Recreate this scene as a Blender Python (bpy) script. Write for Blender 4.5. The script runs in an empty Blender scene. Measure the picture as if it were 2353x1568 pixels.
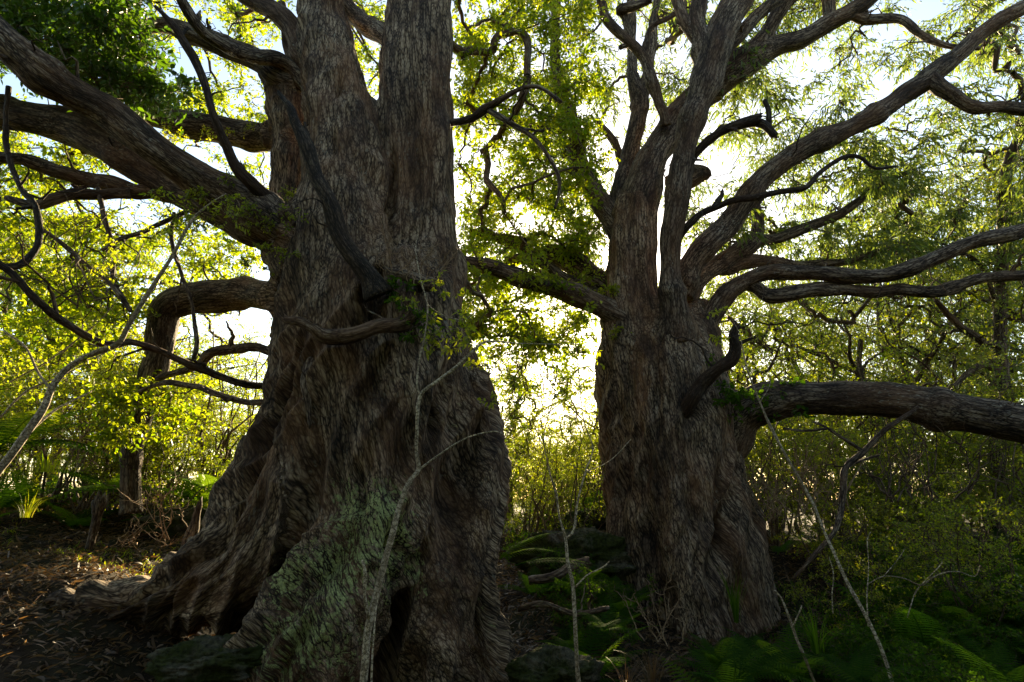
import bpy, math
import numpy as np

# ---------------------------------------------------------------- camera
SC = bpy.context.scene
PITCH = math.radians(15.0)
CAMZ = 1.6
LENS = 20.0
cd = bpy.data.cameras.new('camera'); cam = bpy.data.objects.new('camera', cd)
SC.collection.objects.link(cam); SC.camera = cam
cam.location = (0, 0, CAMZ); cam.rotation_euler = (math.radians(90) + PITCH, 0, 0)
cd.lens = LENS; cd.sensor_width = 36; cd.clip_start = 0.05; cd.clip_end = 3000

# ---------------------------------------------------------------- sky and sun
SUN_EL, SUN_AZ = math.radians(21.0), math.radians(6.5)      # azimuth to the right of +Y
w = bpy.data.worlds.new('World'); SC.world = w; w.use_nodes = True
nt = w.node_tree; nt.nodes.clear()
sk = nt.nodes.new('ShaderNodeTexSky'); sk.sky_type = 'NISHITA'; sk.sun_disc = False
sk.sun_elevation = SUN_EL; sk.sun_rotation = SUN_AZ
sk.air_density = 1.0; sk.dust_density = 0.6; sk.ozone_density = 1.0
bg = nt.nodes.new('ShaderNodeBackground'); bg.inputs[1].default_value = 0.10
wo = nt.nodes.new('ShaderNodeOutputWorld')
nt.links.new(sk.outputs[0], bg.inputs[0]); nt.links.new(bg.outputs[0], wo.inputs[0])
sd = bpy.data.lights.new('sun', 'SUN'); sun = bpy.data.objects.new('sun', sd); SC.collection.objects.link(sun)
sd.energy = 5.0; sd.angle = math.radians(0.6); sd.color = (1.0, 0.83, 0.56)
sx = math.sin(SUN_AZ) * math.cos(SUN_EL); sy = math.cos(SUN_AZ) * math.cos(SUN_EL); sz = math.sin(SUN_EL)
from mathutils import Vector
sun.rotation_euler = Vector((sx, sy, sz)).to_track_quat('Z', 'Y').to_euler()
sun.location = (5, 40, 20)
SC.view_settings.view_transform = 'Standard'; SC.view_settings.look = 'None'
SC.view_settings.exposure = 2.05; SC.view_settings.gamma = 1.0
SC.view_settings.use_white_balance = True; SC.view_settings.white_balance_temperature = 7700; SC.view_settings.white_balance_tint = 8
SC.cycles.use_denoising = True
SC.cycles.max_bounces = 6; SC.cycles.diffuse_bounces = 3; SC.cycles.glossy_bounces = 2
SC.cycles.transmission_bounces = 4; SC.cycles.transparent_max_bounces = 4; SC.cycles.volume_bounces = 0
SC.cycles.caustics_reflective = False; SC.cycles.caustics_refractive = False
SC.cycles.sample_clamp_indirect = 4.0

R = np.random.default_rng(7)
FD = 2353 * LENS / 36.0
def P(x, y, Y):
    """photo point (2353 x 1568) at world distance Y in front of the camera -> world point, metres per pixel there"""
    cx = (x - 1176.5) / FD; cy = (784 - y) / FD
    d = np.array([cx, math.cos(PITCH) - cy * math.sin(PITCH), math.sin(PITCH) + cy * math.cos(PITCH)])
    t = Y / d[1]
    return np.array([0, 0, CAMZ]) + t * d, t / FD

# ---------------------------------------------------------------- noise
_pr = np.random.default_rng(3)
PERM = _pr.permutation(256); PERM = np.concatenate([PERM, PERM, PERM])
GR = _pr.normal(size=(256, 3)); GR /= np.linalg.norm(GR, axis=1)[:, None]
def noise(p):
    p = np.asarray(p, float); i = np.floor(p).astype(np.int64); f = p - i; i &= 255
    u = f * f * f * (f * (f * 6 - 15) + 10)
    out = 0
    for dx in (0, 1):
        wx = u[:, 0] if dx else 1 - u[:, 0]
        for dy in (0, 1):
            wy = u[:, 1] if dy else 1 - u[:, 1]
            for dz in (0, 1):
                wz = u[:, 2] if dz else 1 - u[:, 2]
                h = PERM[PERM[PERM[(i[:, 0] + dx) & 255] + ((i[:, 1] + dy) & 255)] + ((i[:, 2] + dz) & 255)]
                g = GR[h]
                out = out + wx * wy * wz * (g[:, 0] * (f[:, 0] - dx) + g[:, 1] * (f[:, 1] - dy) + g[:, 2] * (f[:, 2] - dz))
    return out * 1.7
def unit(v): return v / np.maximum(np.linalg.norm(v, axis=-1, keepdims=True), 1e-9)
def sstep(a, b, x):
    t = np.clip((x - a) / (b - a), 0, 1); return t * t * (3 - 2 * t)

def ground_z(X, Y):
    X = np.asarray(X, float); Y = np.asarray(Y, float)
    z = 0.95 * sstep(7.2, 10.8, Y) * (1 - 0.55 * sstep(2.5, 7, X))
    z = z + 0.85 * sstep(-1.9, -4.4, X) * sstep(3.4, 6.2, Y) * (1 - 0.65 * sstep(7.2, 10.8, Y))
    z = z + 0.25 * sstep(-3.5, -7, X) * sstep(5.5, 8.5, Y)
    z = z + 0.25 * sstep(3.5, 9, X)
    z = z + 0.42 * np.exp(-((X - 0.55) / 0.75) ** 2) * sstep(5.0, 6.9, Y) * (1 - sstep(7.4, 9.8, Y))
    z = z - 2.6 * sstep(15, 42, Y) - 6 * sstep(40, 200, Y)
    q = np.stack([X.ravel(), Y.ravel(), 0 * X.ravel()], 1)
    n = noise(q * 0.55) * 0.22 + noise(q * 1.7 + 9) * 0.09 + noise(q * 5 + 3) * 0.03
    return z + n.reshape(X.shape)

# ---------------------------------------------------------------- mesh helpers
def put(o, parent=None):
    SC.collection.objects.link(o)
    if parent is not None: o.parent = parent
    return o
def mk(name, V, Q=None, T=None, mats=(), parent=None, matidx=None, attrs=None, smooth=True, loc=None):
    """one mesh object from numpy arrays (quads Q, tris T); V in world space, stored relative to the parent/loc"""
    V = np.asarray(V, np.float32)
    off = np.zeros(3)
    if parent is not None:
        p = parent
        while p is not None: off = off + np.array(p.location); p = p.parent
    if loc is not None: off = np.asarray(loc, float)
    V = V - off.astype(np.float32)
    Q = np.zeros((0, 4), np.int32) if Q is None else np.asarray(Q, np.int32)
    T = np.zeros((0, 3), np.int32) if T is None else np.asarray(T, np.int32)
    me = bpy.data.meshes.new(name)
    me.vertices.add(len(V)); me.vertices.foreach_set('co', V.ravel())
    nl = Q.size + T.size; me.loops.add(nl)
    me.loops.foreach_set('vertex_index', np.concatenate([Q.ravel(), T.ravel()]).astype(np.int32))
    nf = len(Q) + len(T); me.polygons.add(nf)
    st = np.concatenate([np.arange(len(Q)) * 4, Q.size + np.arange(len(T)) * 3]).astype(np.int32)
    me.polygons.foreach_set('loop_start', st)
    if smooth: me.polygons.foreach_set('use_smooth', np.ones(nf, bool))
    for m in mats: me.materials.append(m)
    if matidx is not None: me.polygons.foreach_set('material_index', np.asarray(matidx, np.int32))
    if attrs:
        for k, a in attrs.items():
            a = np.asarray(a, np.float32)
            if a.ndim == 1:
                at = me.attributes.new(k, 'FLOAT', 'POINT'); at.data.foreach_set('value', a)
            else:
                at = me.attributes.new(k, 'FLOAT_VECTOR', 'POINT'); at.data.foreach_set('vector', a.ravel())
    me.update(calc_edges=True)
    o = bpy.data.objects.new(name, me); put(o, parent)
    if loc is not None: o.location = loc
    return o
def thing(name, label, cat, loc, group=None):
    o = bpy.data.objects.new(name, None); o.empty_display_size = 0.3; put(o); o.location = loc
    o['label'] = label; o['category'] = cat
    if group: o['group'] = group
    return o
def tag(o, label=None, cat=None, group=None, kind=None):
    if label: o['label'] = label
    if cat: o['category'] = cat
    if group: o['group'] = group
    if kind: o['kind'] = kind
    return o

def catmull(pts, step):
    """pts (n,k): resample a Catmull-Rom spline through them about every `step` metres (first three columns are xyz)"""
    pts = np.asarray(pts, float); n = len(pts)
    ext = np.vstack([2 * pts[0] - pts[1], pts, 2 * pts[-1] - pts[-2]])
    out = []
    for i in range(n - 1):
        p0, p1, p2, p3 = ext[i:i + 4]
        L = np.linalg.norm(p2[:3] - p1[:3]); m = max(2, int(math.ceil(L / step)))
        t = np.linspace(0, 1, m, endpoint=False)[:, None]
        out.append(0.5 * (2 * p1 + (p2 - p0) * t + (2 * p0 - 5 * p1 + 4 * p2 - p3) * t ** 2 + (3 * p1 - p0 - 3 * p2 + p3) * t ** 3))
    out.append(pts[-1:]); return np.vstack(out)
def frames(C):
    T = unit(np.gradient(C, axis=0)); N = np.zeros_like(T)
    a = np.array([0, 1, 0.0]) if abs(T[0][1]) < 0.8 else np.array([1.0, 0, 0])
    v = a - T[0] * (a @ T[0]); N[0] = v / np.linalg.norm(v)
    for i in range(1, len(C)):
        v = N[i - 1] - T[i] * (N[i - 1] @ T[i]); N[i] = v / np.linalg.norm(v)
    return T, N, np.cross(T, N)
def tube(C, r, sides, cap=True):
    """closed tube, returns V, Q, T, centre index, frames"""
    T, N, B = frames(C); a = np.linspace(0, 2 * math.pi, sides, endpoint=False)
    V = C[:, None] + r[:, None, None] * (np.cos(a)[None, :, None] * N[:, None] + np.sin(a)[None, :, None] * B[:, None])
    K = len(C); i = np.arange(K - 1)[:, None] * sides; j = np.arange(sides)[None]; j2 = (j + 1) % sides
    Q = np.stack([i + j, i + j2, i + sides + j2, i + sides + j], -1).reshape(-1, 4)
    V = V.reshape(-1, 3); Tt = np.zeros((0, 3), int)
    if cap:
        a0, a1 = len(V), len(V) + 1
        V = np.vstack([V, C[:1], C[-1:]]); jj = np.arange(sides); j2 = (jj + 1) % sides
        Tt = np.vstack([np.stack([np.full(sides, a0), j2, jj], 1), np.stack([np.full(sides, a1), (K - 1) * sides + jj, (K - 1) * sides + j2], 1)])
    return V, Q, Tt, (T, N, B)
def fibre(bk, seed):
    """bark relief (about -1..1) in bark space: long interlaced ridges along the grain"""
    q = bk * np.array([1, 1, 0.16]) + seed
    w_ = noise(bk * np.array([4, 4, 1.2]) + seed) * 0.02
    q2 = q + w_[:, None]
    a = 1 - 2.2 * np.abs(noise(q2 * 9)); b = 1 - 2.2 * np.abs(noise(q2 * 17 + 7))
    return 0.6 * a + 0.4 * b - 0.35

def w3(pts):
    out = []
    for (x, y, Y, r) in pts:
        p, s = P(x, y, Y); out.append([*p, r * s])
    return np.array(out)
_seed = [0]
def limb_mesh(name, pts, parent, mat, broken=False, step=0.045, tw=0.0, lump=0.10, relief=1.0, world=False, attrs_extra=None, facets=None):
    W = np.asarray(pts, float) if world else w3(pts)
    rmax = W[:, 3].max(); stp = max(0.02, min(0.06, rmax * 0.35)) if step is None else step
    S = catmull(W, stp); C = S[:, :3].copy(); r = np.maximum(S[:, 3], 0.003)
    _seed[0] += 1; sd_ = _seed[0] * 13.7
    s = np.concatenate([[0], np.cumsum(np.linalg.norm(np.diff(C, axis=0), axis=1))])
    wob = np.stack([noise(np.stack([s * 1.1 / (rmax * 4 + 0.25), s * 0 + k * 9.1, s * 0 + sd_], 1)) for k in range(3)], 1)
    C = C + wob * np.minimum(0.55 * r, 0.06)[:, None] * sstep(0, 0.4, s)[:, None]
    kn = noise(np.stack([s * 2.2, s * 0 + sd_, s * 0], 1)); r = r * (0.93 + 0.10 * kn + 0.22 * np.clip(kn - 0.35, 0, 1) * 2)
    sides = facets or int(np.clip(2 * math.pi * rmax / 0.03, 8, 72))
    V, Q, T, (Tn, N, B) = tube(C, r, sides)
    a = np.linspace(0, 2 * math.pi, sides, endpoint=False); K = len(C)
    ang = a[None] + tw * s[:, None]
    bk = np.stack([np.cos(ang) * r[:, None], np.sin(ang) * r[:, None], np.broadcast_to(s[:, None], ang.shape)], -1).reshape(-1, 3)
    nrm = unit(V[:K * sides] - np.repeat(C, sides, 0))
    rr = np.repeat(r, sides)
    d = noise(bk * np.array([1, 1, 0.6]) * (0.9 / max(rmax, 0.05)) + sd_) * rr * lump * 1.6
    d = d + noise(bk * np.array([5, 5, 1.2]) + sd_ + 4) * rr * lump * 0.7
    d = d + fibre(bk, sd_) * np.minimum(0.016, rr * 0.12) * relief
    V[:K * sides] += nrm * d[:, None]
    if broken:   # jagged end
        m = slice((K - 1) * sides, K * sides)
        V[m] += Tn[-1] * (noise(V[m] * 30)[:, None] * rmax * 1.6); V[-1] -= Tn[-1] * rmax * 0.5
    bk = np.vstack([bk, [[0, 0, 0], [0, 0, s[-1]]]])
    at = {'bk': bk + np.array([sd_ % 5, sd_ % 3, 0]), 'lich': np.zeros(len(V))}
    if attrs_extra: at.update(attrs_extra(V))
    NODES.append(S[:, :4])
    if rmax > 0.02 and s[-1] > 0.8 and mat is not M_PALE and 'trunk' not in name:
        rg_ = np.random.default_rng(int(sd_ * 10)); nb = int(min(30, s[-1] * 2.6)); ii = rg_.integers(int(K * .15), K - 2, nb); kk = 9; tt_ = np.linspace(0, 1, kk)
        dd = unit(unit(rg_.normal(size=(nb, 3))) + 0.5 * Tn[ii] + np.array([0, 0, .25])); LN = rg_.uniform(.12, .75, nb) ; LN[::4] *= .35
        rw = np.cumsum(rg_.normal(size=(nb, kk, 3)) * .085, 1); rw -= rw[:, :1]
        Pt = C[ii][:, None] + dd[:, None] * (r[ii][:, None] * .5 + LN[:, None] * tt_[None])[..., None] + rw * LN[:, None, None]
        rs0 = np.minimum(r[ii] * .45, rg_.uniform(.006, .020, nb)); rs0[::4] = np.minimum(r[ii][::4] * .6, .035)
        tv, tq, tb = batch_tubes(Pt, rs0[:, None] * (1.25 - tt_ ** .7 * 1.0)[None], 6)
        Q = np.vstack([Q, tq + len(V)]); V = np.vstack([V, tv]); at['bk'] = np.vstack([at['bk'], tb + np.array([sd_ % 5, sd_ % 3, 0])]); at['lich'] = np.concatenate([at['lich'], np.zeros(len(tv))])
        for j_ in range(nb): NODES.append(np.hstack([Pt[j_][2:], np.full((kk - 2, 1), rs0[j_] * .5)]))
    return mk(name, V, Q, T, [mat], parent, attrs=at)
NODES = []     # centre lines of the limbs of the tree being built

def batch_tubes(Pth, rad, sides):
    """Pth (B,K,3) rad (B,K) -> V,Q,bk"""
    Bn, K, _ = Pth.shape
    T = unit(np.gradient(Pth, axis=1))
    ref = np.where(np.abs(T[:, :1, 2:3]) < 0.8, np.array([0, 0, 1.0]), np.array([1.0, 0, 0]))
    N = np.zeros_like(T); N[:, 0] = unit(np.cross(T[:, 0], ref[:, 0]))
    for k in range(1, K):
        v = N[:, k - 1] - T[:, k] * (N[:, k - 1] * T[:, k]).sum(-1, keepdims=True); N[:, k] = unit(v)
    Bv = np.cross(T, N); a = np.linspace(0, 2 * math.pi, sides, endpoint=False)
    ring = np.cos(a)[None, None, :, None] * N[:, :, None] + np.sin(a)[None, None, :, None] * Bv[:, :, None]
    V = (Pth[:, :, None] + rad[:, :, None, None] * ring).reshape(-1, 3)
    b = np.arange(Bn)[:, None, None] * K * sides; i = np.arange(K - 1)[None, :, None] * sides
    j = np.arange(sides)[None, None]; j2 = (j + 1) % sides
    Q = np.stack(np.broadcast_arrays(b + i + j, b + i + j2, b + i + sides + j2, b + i + sides + j), -1).reshape(-1, 4)
    s = np.concatenate([np.zeros((Bn, 1)), np.cumsum(np.linalg.norm(np.diff(Pth, axis=1), axis=2), 1)], 1) + np.arange(Bn)[:, None] * 0.37
    bk = np.stack(np.broadcast_arrays(np.cos(a) * rad[..., None], np.sin(a) * rad[..., None], s[..., None]), -1).reshape(-1, 3)
    return V, Q, bk

def leaf_mesh(pos, d, n, L, W, rng, simple=False, droop=0.15):
    """leaves: base pos, direction d, face normal n, length, width"""
    d = unit(d); sde = unit(np.cross(d, n)); up = np.cross(sde, d); M = len(pos)
    L = L[:, None]; W = W[:, None]
    tip = pos + d * L - np.array([0, 0, 1.0]) * L * droop
    if simple:
        mid = pos + d * L * 0.45
        V = np.stack([pos, mid + sde * W * 0.5, tip, mid - sde * W * 0.5], 1).reshape(-1, 3)
        Q = np.arange(M)[:, None] * 4 + np.array([[0, 1, 2, 3]])
        return V, Q, 4
    m1 = pos + d * L * 0.3; m2 = pos + d * L * 0.68 - np.array([0, 0, 1.0]) * L * droop * 0.4
    f = up * W * 0.16
    V = np.stack([pos, m1 + sde * W * 0.48 + f, m2 + sde * W * 0.40 + f, tip, m2 - sde * W * 0.40 + f, m1 - sde * W * 0.48 + f], 1).reshape(-1, 3)
    i = np.arange(M)[:, None] * 6
    Q = np.concatenate([i + np.array([[0, 1, 2, 3]]), i + np.array([[0, 3, 4, 5]])], 0)
    return V, Q, 6

def sprigs(O, D, Ln, nleaf, LL, LW, rng, style='round', twig=0.0035, simple=False, K=4, curl=0.25):
    """leafy sprigs starting at O, heading D. returns twig (V,Q,bk), leaf (V,Q,rv)"""
    M = len(O); t = np.linspace(0, 1, K)
    side = unit(np.cross(D, rng.normal(size=(M, 3))))
    if style == 'narrow': dr = np.array([0, 0, -0.35])
    else: dr = np.array([0, 0, -0.10])
    Pth = O[:, None] + Ln[:, None, None] * (D[:, None] * t[None, :, None] + side[:, None] * (curl * np.sin(t * 3.0 + rng.uniform(0, 1, (M, 1)) * 2) * t)[:, :, None] + dr * (t ** 2)[None, :, None])
    rad = twig * (1 - 0.75 * t)[None] * np.ones((M, 1))
    tv = batch_tubes(Pth, rad, 3)
    tl = np.linspace(0.15, 1.0, nleaf); tl = tl[None] + rng.uniform(-0.05, 0.05, (M, nleaf)); tl = np.clip(tl, 0, 0.999)
    x = tl * (K - 1); i0 = np.minimum(x.astype(int), K - 2); fr = (x - i0)[..., None]
    ar = np.arange(M)[:, None]
    pos = Pth[ar, i0] * (1 - fr) + Pth[ar, i0 + 1] * fr
    tan = unit(Pth[ar, i0 + 1] - Pth[ar, i0])
    rnd = unit(rng.normal(size=(M, nleaf, 3)))
    sd_ = unit(np.cross(tan, rnd))
    if style == 'narrow':
        d = tan * 0.7 + sd_ * 0.6 + np.array([0, 0, -0.45]) + rng.normal(size=tan.shape) * 0.15
        nn = unit(rng.normal(size=tan.shape) + np.array([0, 0.0, 0.2]))
        dp = 0.28
    else:
        d = tan * 0.55 + sd_ * 0.8 + np.array([0, 0, 0.0]) + rng.normal(size=tan.shape) * 0.1
        nn = unit(rng.normal(size=tan.shape) * 0.55 + np.array([0, 0, 0.9]))
        dp = 0.12
    sz = rng.uniform(0.45, 1.3, (M * nleaf))
    v, q, k = leaf_mesh(pos.reshape(-1, 3), d.reshape(-1, 3), nn.reshape(-1, 3), LL * sz, LW * sz, rng, simple, dp)
    base = np.repeat(rng.uniform(0, 1, M), nleaf) * 0.5 + rng.uniform(0, 1, M * nleaf) * 0.5
    return tv, (v, q, np.repeat(base, k))

def attach(nodes, targets, rng, wig=0.13, K=7, bias=0.0):
    """join every target to the nearest point of the growing skeleton. nodes (n,4).
    returns paths (B,K,3), radii"""
    NP = [np.asarray(nodes)[:, :3]]; npos = NP[0].copy(); own = -np.ones(len(npos), int); maxr = np.asarray(nodes)[:, 3].copy()
    T = np.asarray(targets); d0 = np.array([np.min(np.linalg.norm(npos - t, axis=1)) for t in T]); order = np.argsort(d0)
    paths = []; par = []; cap = []
    posb = np.zeros((len(npos) + len(T) * K, 3)); posb[:len(npos)] = npos; ownb = np.full(len(posb), -1); capb = np.zeros(len(posb)); capb[:len(npos)] = maxr; n = len(npos)
    tt = np.linspace(0, 1, K)
    for bi, oi in enumerate(order):
        t = T[oi]; dv = posb[:n] - t; dd = np.linalg.norm(dv, axis=1) + bias * np.maximum(0, dv[:, 2])
        j = int(np.argmin(dd)); a = posb[j]; L = np.linalg.norm(t - a) + 1e-6
        u = (t - a) / L; s1 = np.cross(u, rng.normal(size=3)); s1 /= np.linalg.norm(s1) + 1e-9; s2 = np.cross(u, s1)
        rw = np.cumsum(rng.normal(size=(K, 3)), 0); rw = rw - rw[0] - np.outer(tt, rw[-1] - rw[0]); env = np.sin(tt * math.pi)
        p = a + np.outer(tt, t - a) + rw * (wig * L * 0.36)
        p[:, 2] += env * L * rng.uniform(-0.05, 0.10)
        paths.append(p); par.append(ownb[j]); cap.append(capb[j])
        posb[n:n + K - 1] = p[1:]; ownb[n:n + K - 1] = bi; capb[n:n + K - 1] = 1e9; n += K - 1
    Bn = len(paths); wgt = np.ones(Bn)
    for b in range(Bn - 1, -1, -1):
        if par[b] >= 0: wgt[par[b]] += wgt[b]
    return np.array(paths), wgt, np.array(cap), np.array(par)

def foliage(name, parent, nodes, targets, rng, rc=0.55, per=12, nleaf=10, LL=0.055, LW=0.026, style='round', mats=None, wig=0.13, r0=0.006, simple=False, label=None, branch_name=None, bsides=5, flat=0.6, K=7, rcs=None, pw=0.52):
    """crown mesh: thin branches + leafy sprigs round every target"""
    paths, wg, cap, par = attach(nodes, targets, rng, wig, K)
    Bn, K, _ = paths.shape; tt = np.linspace(0, 1, K)
    rs = np.minimum(r0 * wg ** pw, cap * 0.85); re = np.minimum(r0 * 0.55 * np.ones(Bn), rs)
    ch = np.zeros(Bn)
    for b in range(Bn):
        if par[b] >= 0: ch[par[b]] = max(ch[par[b]], rs[b])
    re = np.minimum(rs, np.maximum(re, ch * 0.8))
    rad = rs[:, None] * (1 - tt) + re[:, None] * tt
    tV, tQ, tB = batch_tubes(paths, rad, bsides)
    T = paths[:, -1]; M = len(T) * per
    rcs = np.full(len(T), rc) if rcs is None else rcs
    O = np.repeat(T, per, 0); rr = np.repeat(np.full(len(T), rc), per) * rng.uniform(0.55, 1.15, M)
    D = rng.normal(size=(M, 3)); D[:, 2] = D[:, 2] * flat + 0.12; D = unit(D)
    O = O + unit(rng.normal(size=(M, 3))) * rr[:, None] * 0.28 * rng.uniform(0, 1, (M, 1))
    (sV, sQ, sB), (lV, lQ, rv) = sprigs(O, D, rr, nleaf, LL, LW, rng, style, simple=simple)
    V = np.vstack([tV, sV, lV]); Q = np.vstack([tQ, sQ + len(tV), lQ + len(tV) + len(sV)])
    mi = np.concatenate([np.zeros(len(tQ) + len(sQ)), np.ones(len(lQ))])
    bk = np.vstack([tB, sB, np.zeros((len(lV), 3))]); rvv = np.concatenate([np.zeros(len(tV) + len(sV)), rv])
    return mk(name, V, Q, None, mats, parent, matidx=mi, attrs={'bk': bk, 'rv': rvv, 'lich': np.zeros(len(V))})

# ---------------------------------------------------------------- materials
def newmat(name):
    m = bpy.data.materials.new(name); m.use_nodes = True; m.node_tree.nodes.clear(); return m, m.node_tree
def N_(nt, t, **kw):
    n = nt.nodes.new(t)
    for k, v in kw.items(): setattr(n, k, v)
    return n
def ramp(nt, fac, stops):
    r = nt.nodes.new('ShaderNodeValToRGB'); e = r.color_ramp.elements
    e[0].position, e[0].color = stops[0][0], (*stops[0][1], 1); e[1].position, e[1].color = stops[-1][0], (*stops[-1][1], 1)
    for p, c in stops[1:-1]:
        x = e.new(p); x.color = (*c, 1)
    nt.links.new(fac, r.inputs[0]); return r.outputs[0]
def mixc(nt, f, a, b, mode='MIX'):
    m = N_(nt, 'ShaderNodeMix', data_type='RGBA', blend_type=mode)
    for s, v in ((0, f), (6, a), (7, b)):
        if hasattr(v, 'links'): nt.links.new(v, m.inputs[s])
        elif isinstance(v, (int, float)): m.inputs[s].default_value = v
        else: m.inputs[s].default_value = (*v, 1)
    return m.outputs[2]
def math_(nt, op, a, b=None, c=None):
    m = N_(nt, 'ShaderNodeMath', operation=op)
    for i, v in enumerate((a, b, c)):
        if v is None: continue
        if hasattr(v, 'links'): nt.links.new(v, m.inputs[i])
        else: m.inputs[i].default_value = v
    return m.outputs[0]
def noise_n(nt, vec, scale, detail=4, rough=0.6, dist=0.0, out=0):
    n = N_(nt, 'ShaderNodeTexNoise'); n.inputs['Scale'].default_value = scale; n.inputs['Detail'].default_value = detail
    n.inputs['Roughness'].default_value = rough; n.inputs['Distortion'].default_value = dist
    nt.links.new(vec, n.inputs['Vector']); return n.outputs[out]
def mapv(nt, vec, scale):
    m = N_(nt, 'ShaderNodeMapping'); m.inputs['Scale'].default_value = scale; nt.links.new(vec, m.inputs[0]); return m.outputs[0]

def bark(name, dark, mid, light, red, scale=1.0, bump=0.03, stretch=0.20, lichc=(0.42, 0.47, 0.20), moss=0.0, spots=0.0, speck=0.5):
    m, nt = newmat(name); at = N_(nt, 'ShaderNodeAttribute', attribute_name='bk').outputs['Vector']
    geo = N_(nt, 'ShaderNodeNewGeometry'); pos = geo.outputs['Position']
    dist = noise_n(nt, mapv(nt, at, (3, 3, 1.0)), 1.0, 2, 0.5, out=1)
    vm = N_(nt, 'ShaderNodeVectorMath', operation='MULTIPLY_ADD'); nt.links.new(dist, vm.inputs[0]); vm.inputs[1].default_value = (0.05, 0.05, 0.15)
    nt.links.new(at, vm.inputs[2]); base = vm.outputs[0]
    def cells(sc, st_, k):
        v = N_(nt, 'ShaderNodeTexVoronoi', feature='DISTANCE_TO_EDGE'); v.inputs['Scale'].default_value = sc; v.inputs['Randomness'].default_value = 1.0
        nt.links.new(mapv(nt, base, (scale, scale, scale * st_)), v.inputs['Vector'])
        return math_(nt, 'MINIMUM', math_(nt, 'MULTIPLY', v.outputs['Distance'], k), 1.0)
    vL = cells(17, stretch * 0.6, 4.0); vS = cells(46, stretch * 1.1, 3.4)
    fib = noise_n(nt, mapv(nt, base, (scale, scale, scale * 0.06)), 75, 4, 0.7, 0.1)
    n2 = noise_n(nt, mapv(nt, base, (scale, scale, scale * 0.35)), 60, 5, 0.8)
    h = math_(nt, 'MULTIPLY_ADD', vL, 0.26, math_(nt, 'MULTIPLY', vS, 0.26)); h = math_(nt, 'MULTIPLY_ADD', fib, 0.40, h); h = math_(nt, 'MULTIPLY_ADD', n2, 0.30, h)
    big = noise_n(nt, mapv(nt, at, (1, 1, 0.4)), 2.2, 4, 0.6)
    col = ramp(nt, h, [(0.42, dark), (0.60, mid), (0.80, light)])
    tone = ramp(nt, noise_n(nt, mapv(nt, at, (1, 1, 0.35)), 3.4, 5, 0.65), [(0.36, (0.30, 0.27, 0.25)), (0.56, (1, 1, 1))])
    rf = ramp(nt, big, [(0.45, (0, 0, 0)), (0.62, (1, 1, 1))])
    rm = ramp(nt, h, [(0.28, tuple(c * 0.4 for c in red)), (0.8, red)])
    col = mixc(nt, math_(nt, 'MULTIPLY', rf, 0.7), col, rm)
    if speck:
        sp = noise_n(nt, mapv(nt, at, (1, 1, 0.45)), 46, 2, 0.5)
        spf = ramp(nt, sp, [(0.60, (0, 0, 0)), (0.68, (1, 1, 1))])
        spm = ramp(nt, noise_n(nt, at, 3.1, 2, 0.5), [(0.45, (0, 0, 0)), (0.6, (1, 1, 1))])
        col = mixc(nt, math_(nt, 'MULTIPLY', math_(nt, 'MULTIPLY', spf, spm), speck), col, (0.30, 0.29, 0.24))
    if scale <= 1.3: col = mixc(nt, 1.0, col, tone, 'MULTIPLY')
    # lichen and moss
    la = N_(nt, 'ShaderNodeAttribute', attribute_name='lich').outputs['Fac']
    ln = noise_n(nt, mapv(nt, at, (1, 1, 0.6)), 30, 6, 0.75); l2 = noise_n(nt, mapv(nt, at, (1, 1, 0.35)), 5, 3, 0.6)
    lm = math_(nt, 'MULTIPLY_ADD', math_(nt, 'MULTIPLY_ADD', math_(nt, 'SUBTRACT', ln, 0.5), 1.8, 0.5), 0.9, math_(nt, 'MULTIPLY', l2, 0.8)); lm = math_(nt, 'ADD', lm, math_(nt, 'SUBTRACT', la, 1.42))
    lf = ramp(nt, lm, [(0.0, (0, 0, 0)), (0.06, (1, 1, 1))])
    lc = ramp(nt, noise_n(nt, pos, 60, 3, 0.6), [(0.35, tuple(c * 0.45 for c in lichc)), (0.65, lichc)])
    lf = math_(nt, 'MULTIPLY', lf, math_(nt, 'MINIMUM', math_(nt, 'MAXIMUM', math_(nt, 'MULTIPLY_ADD', h, 7.0, -3.1), 0.0), 1.0))
    col = mixc(nt, lf, col, lc)
    bs = N_(nt, 'ShaderNodeBsdfPrincipled'); nt.links.new(col, bs.inputs['Base Color']); bs.inputs['Roughness'].default_value = 0.78
    bs.inputs['Specular IOR Level'].default_value = 0.30
    hh = math_(nt, 'ADD', h, math_(nt, 'MULTIPLY', math_(nt, 'MULTIPLY', lf, ln), 0.8))
    bp = N_(nt, 'ShaderNodeBump'); bp.inputs['Strength'].default_value = 1.0; bp.inputs['Distance'].default_value = bump
    nt.links.new(hh, bp.inputs['Height']); nt.links.new(bp.outputs[0], bs.inputs['Normal'])
    o = N_(nt, 'ShaderNodeOutputMaterial'); nt.links.new(bs.outputs[0], o.inputs[0]); return m
M_BARK = bark('furrowed_bark', (0.014, 0.008, 0.0045), (0.145, 0.096, 0.062), (0.40, 0.305, 0.215), (0.20, 0.095, 0.045), bump=0.014, scale=1.25)
M_LIMB = bark('limb_bark', (0.011, 0.006, 0.004), (0.095, 0.065, 0.045), (0.29, 0.23, 0.175), (0.15, 0.075, 0.038), scale=1.2, bump=0.014, speck=0.7)
M_TWIG = bark('twig_bark', (0.03, 0.02, 0.014), (0.10, 0.07, 0.048), (0.22, 0.17, 0.12), (0.16, 0.085, 0.045), scale=2.0, bump=0.006, speck=0.4)
M_DARK = bark('weathered_black_wood', (0.006, 0.004, 0.003), (0.020, 0.014, 0.010), (0.085, 0.062, 0.045), (0.05, 0.022, 0.010), scale=1.4, bump=0.02, speck=0.2)
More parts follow.
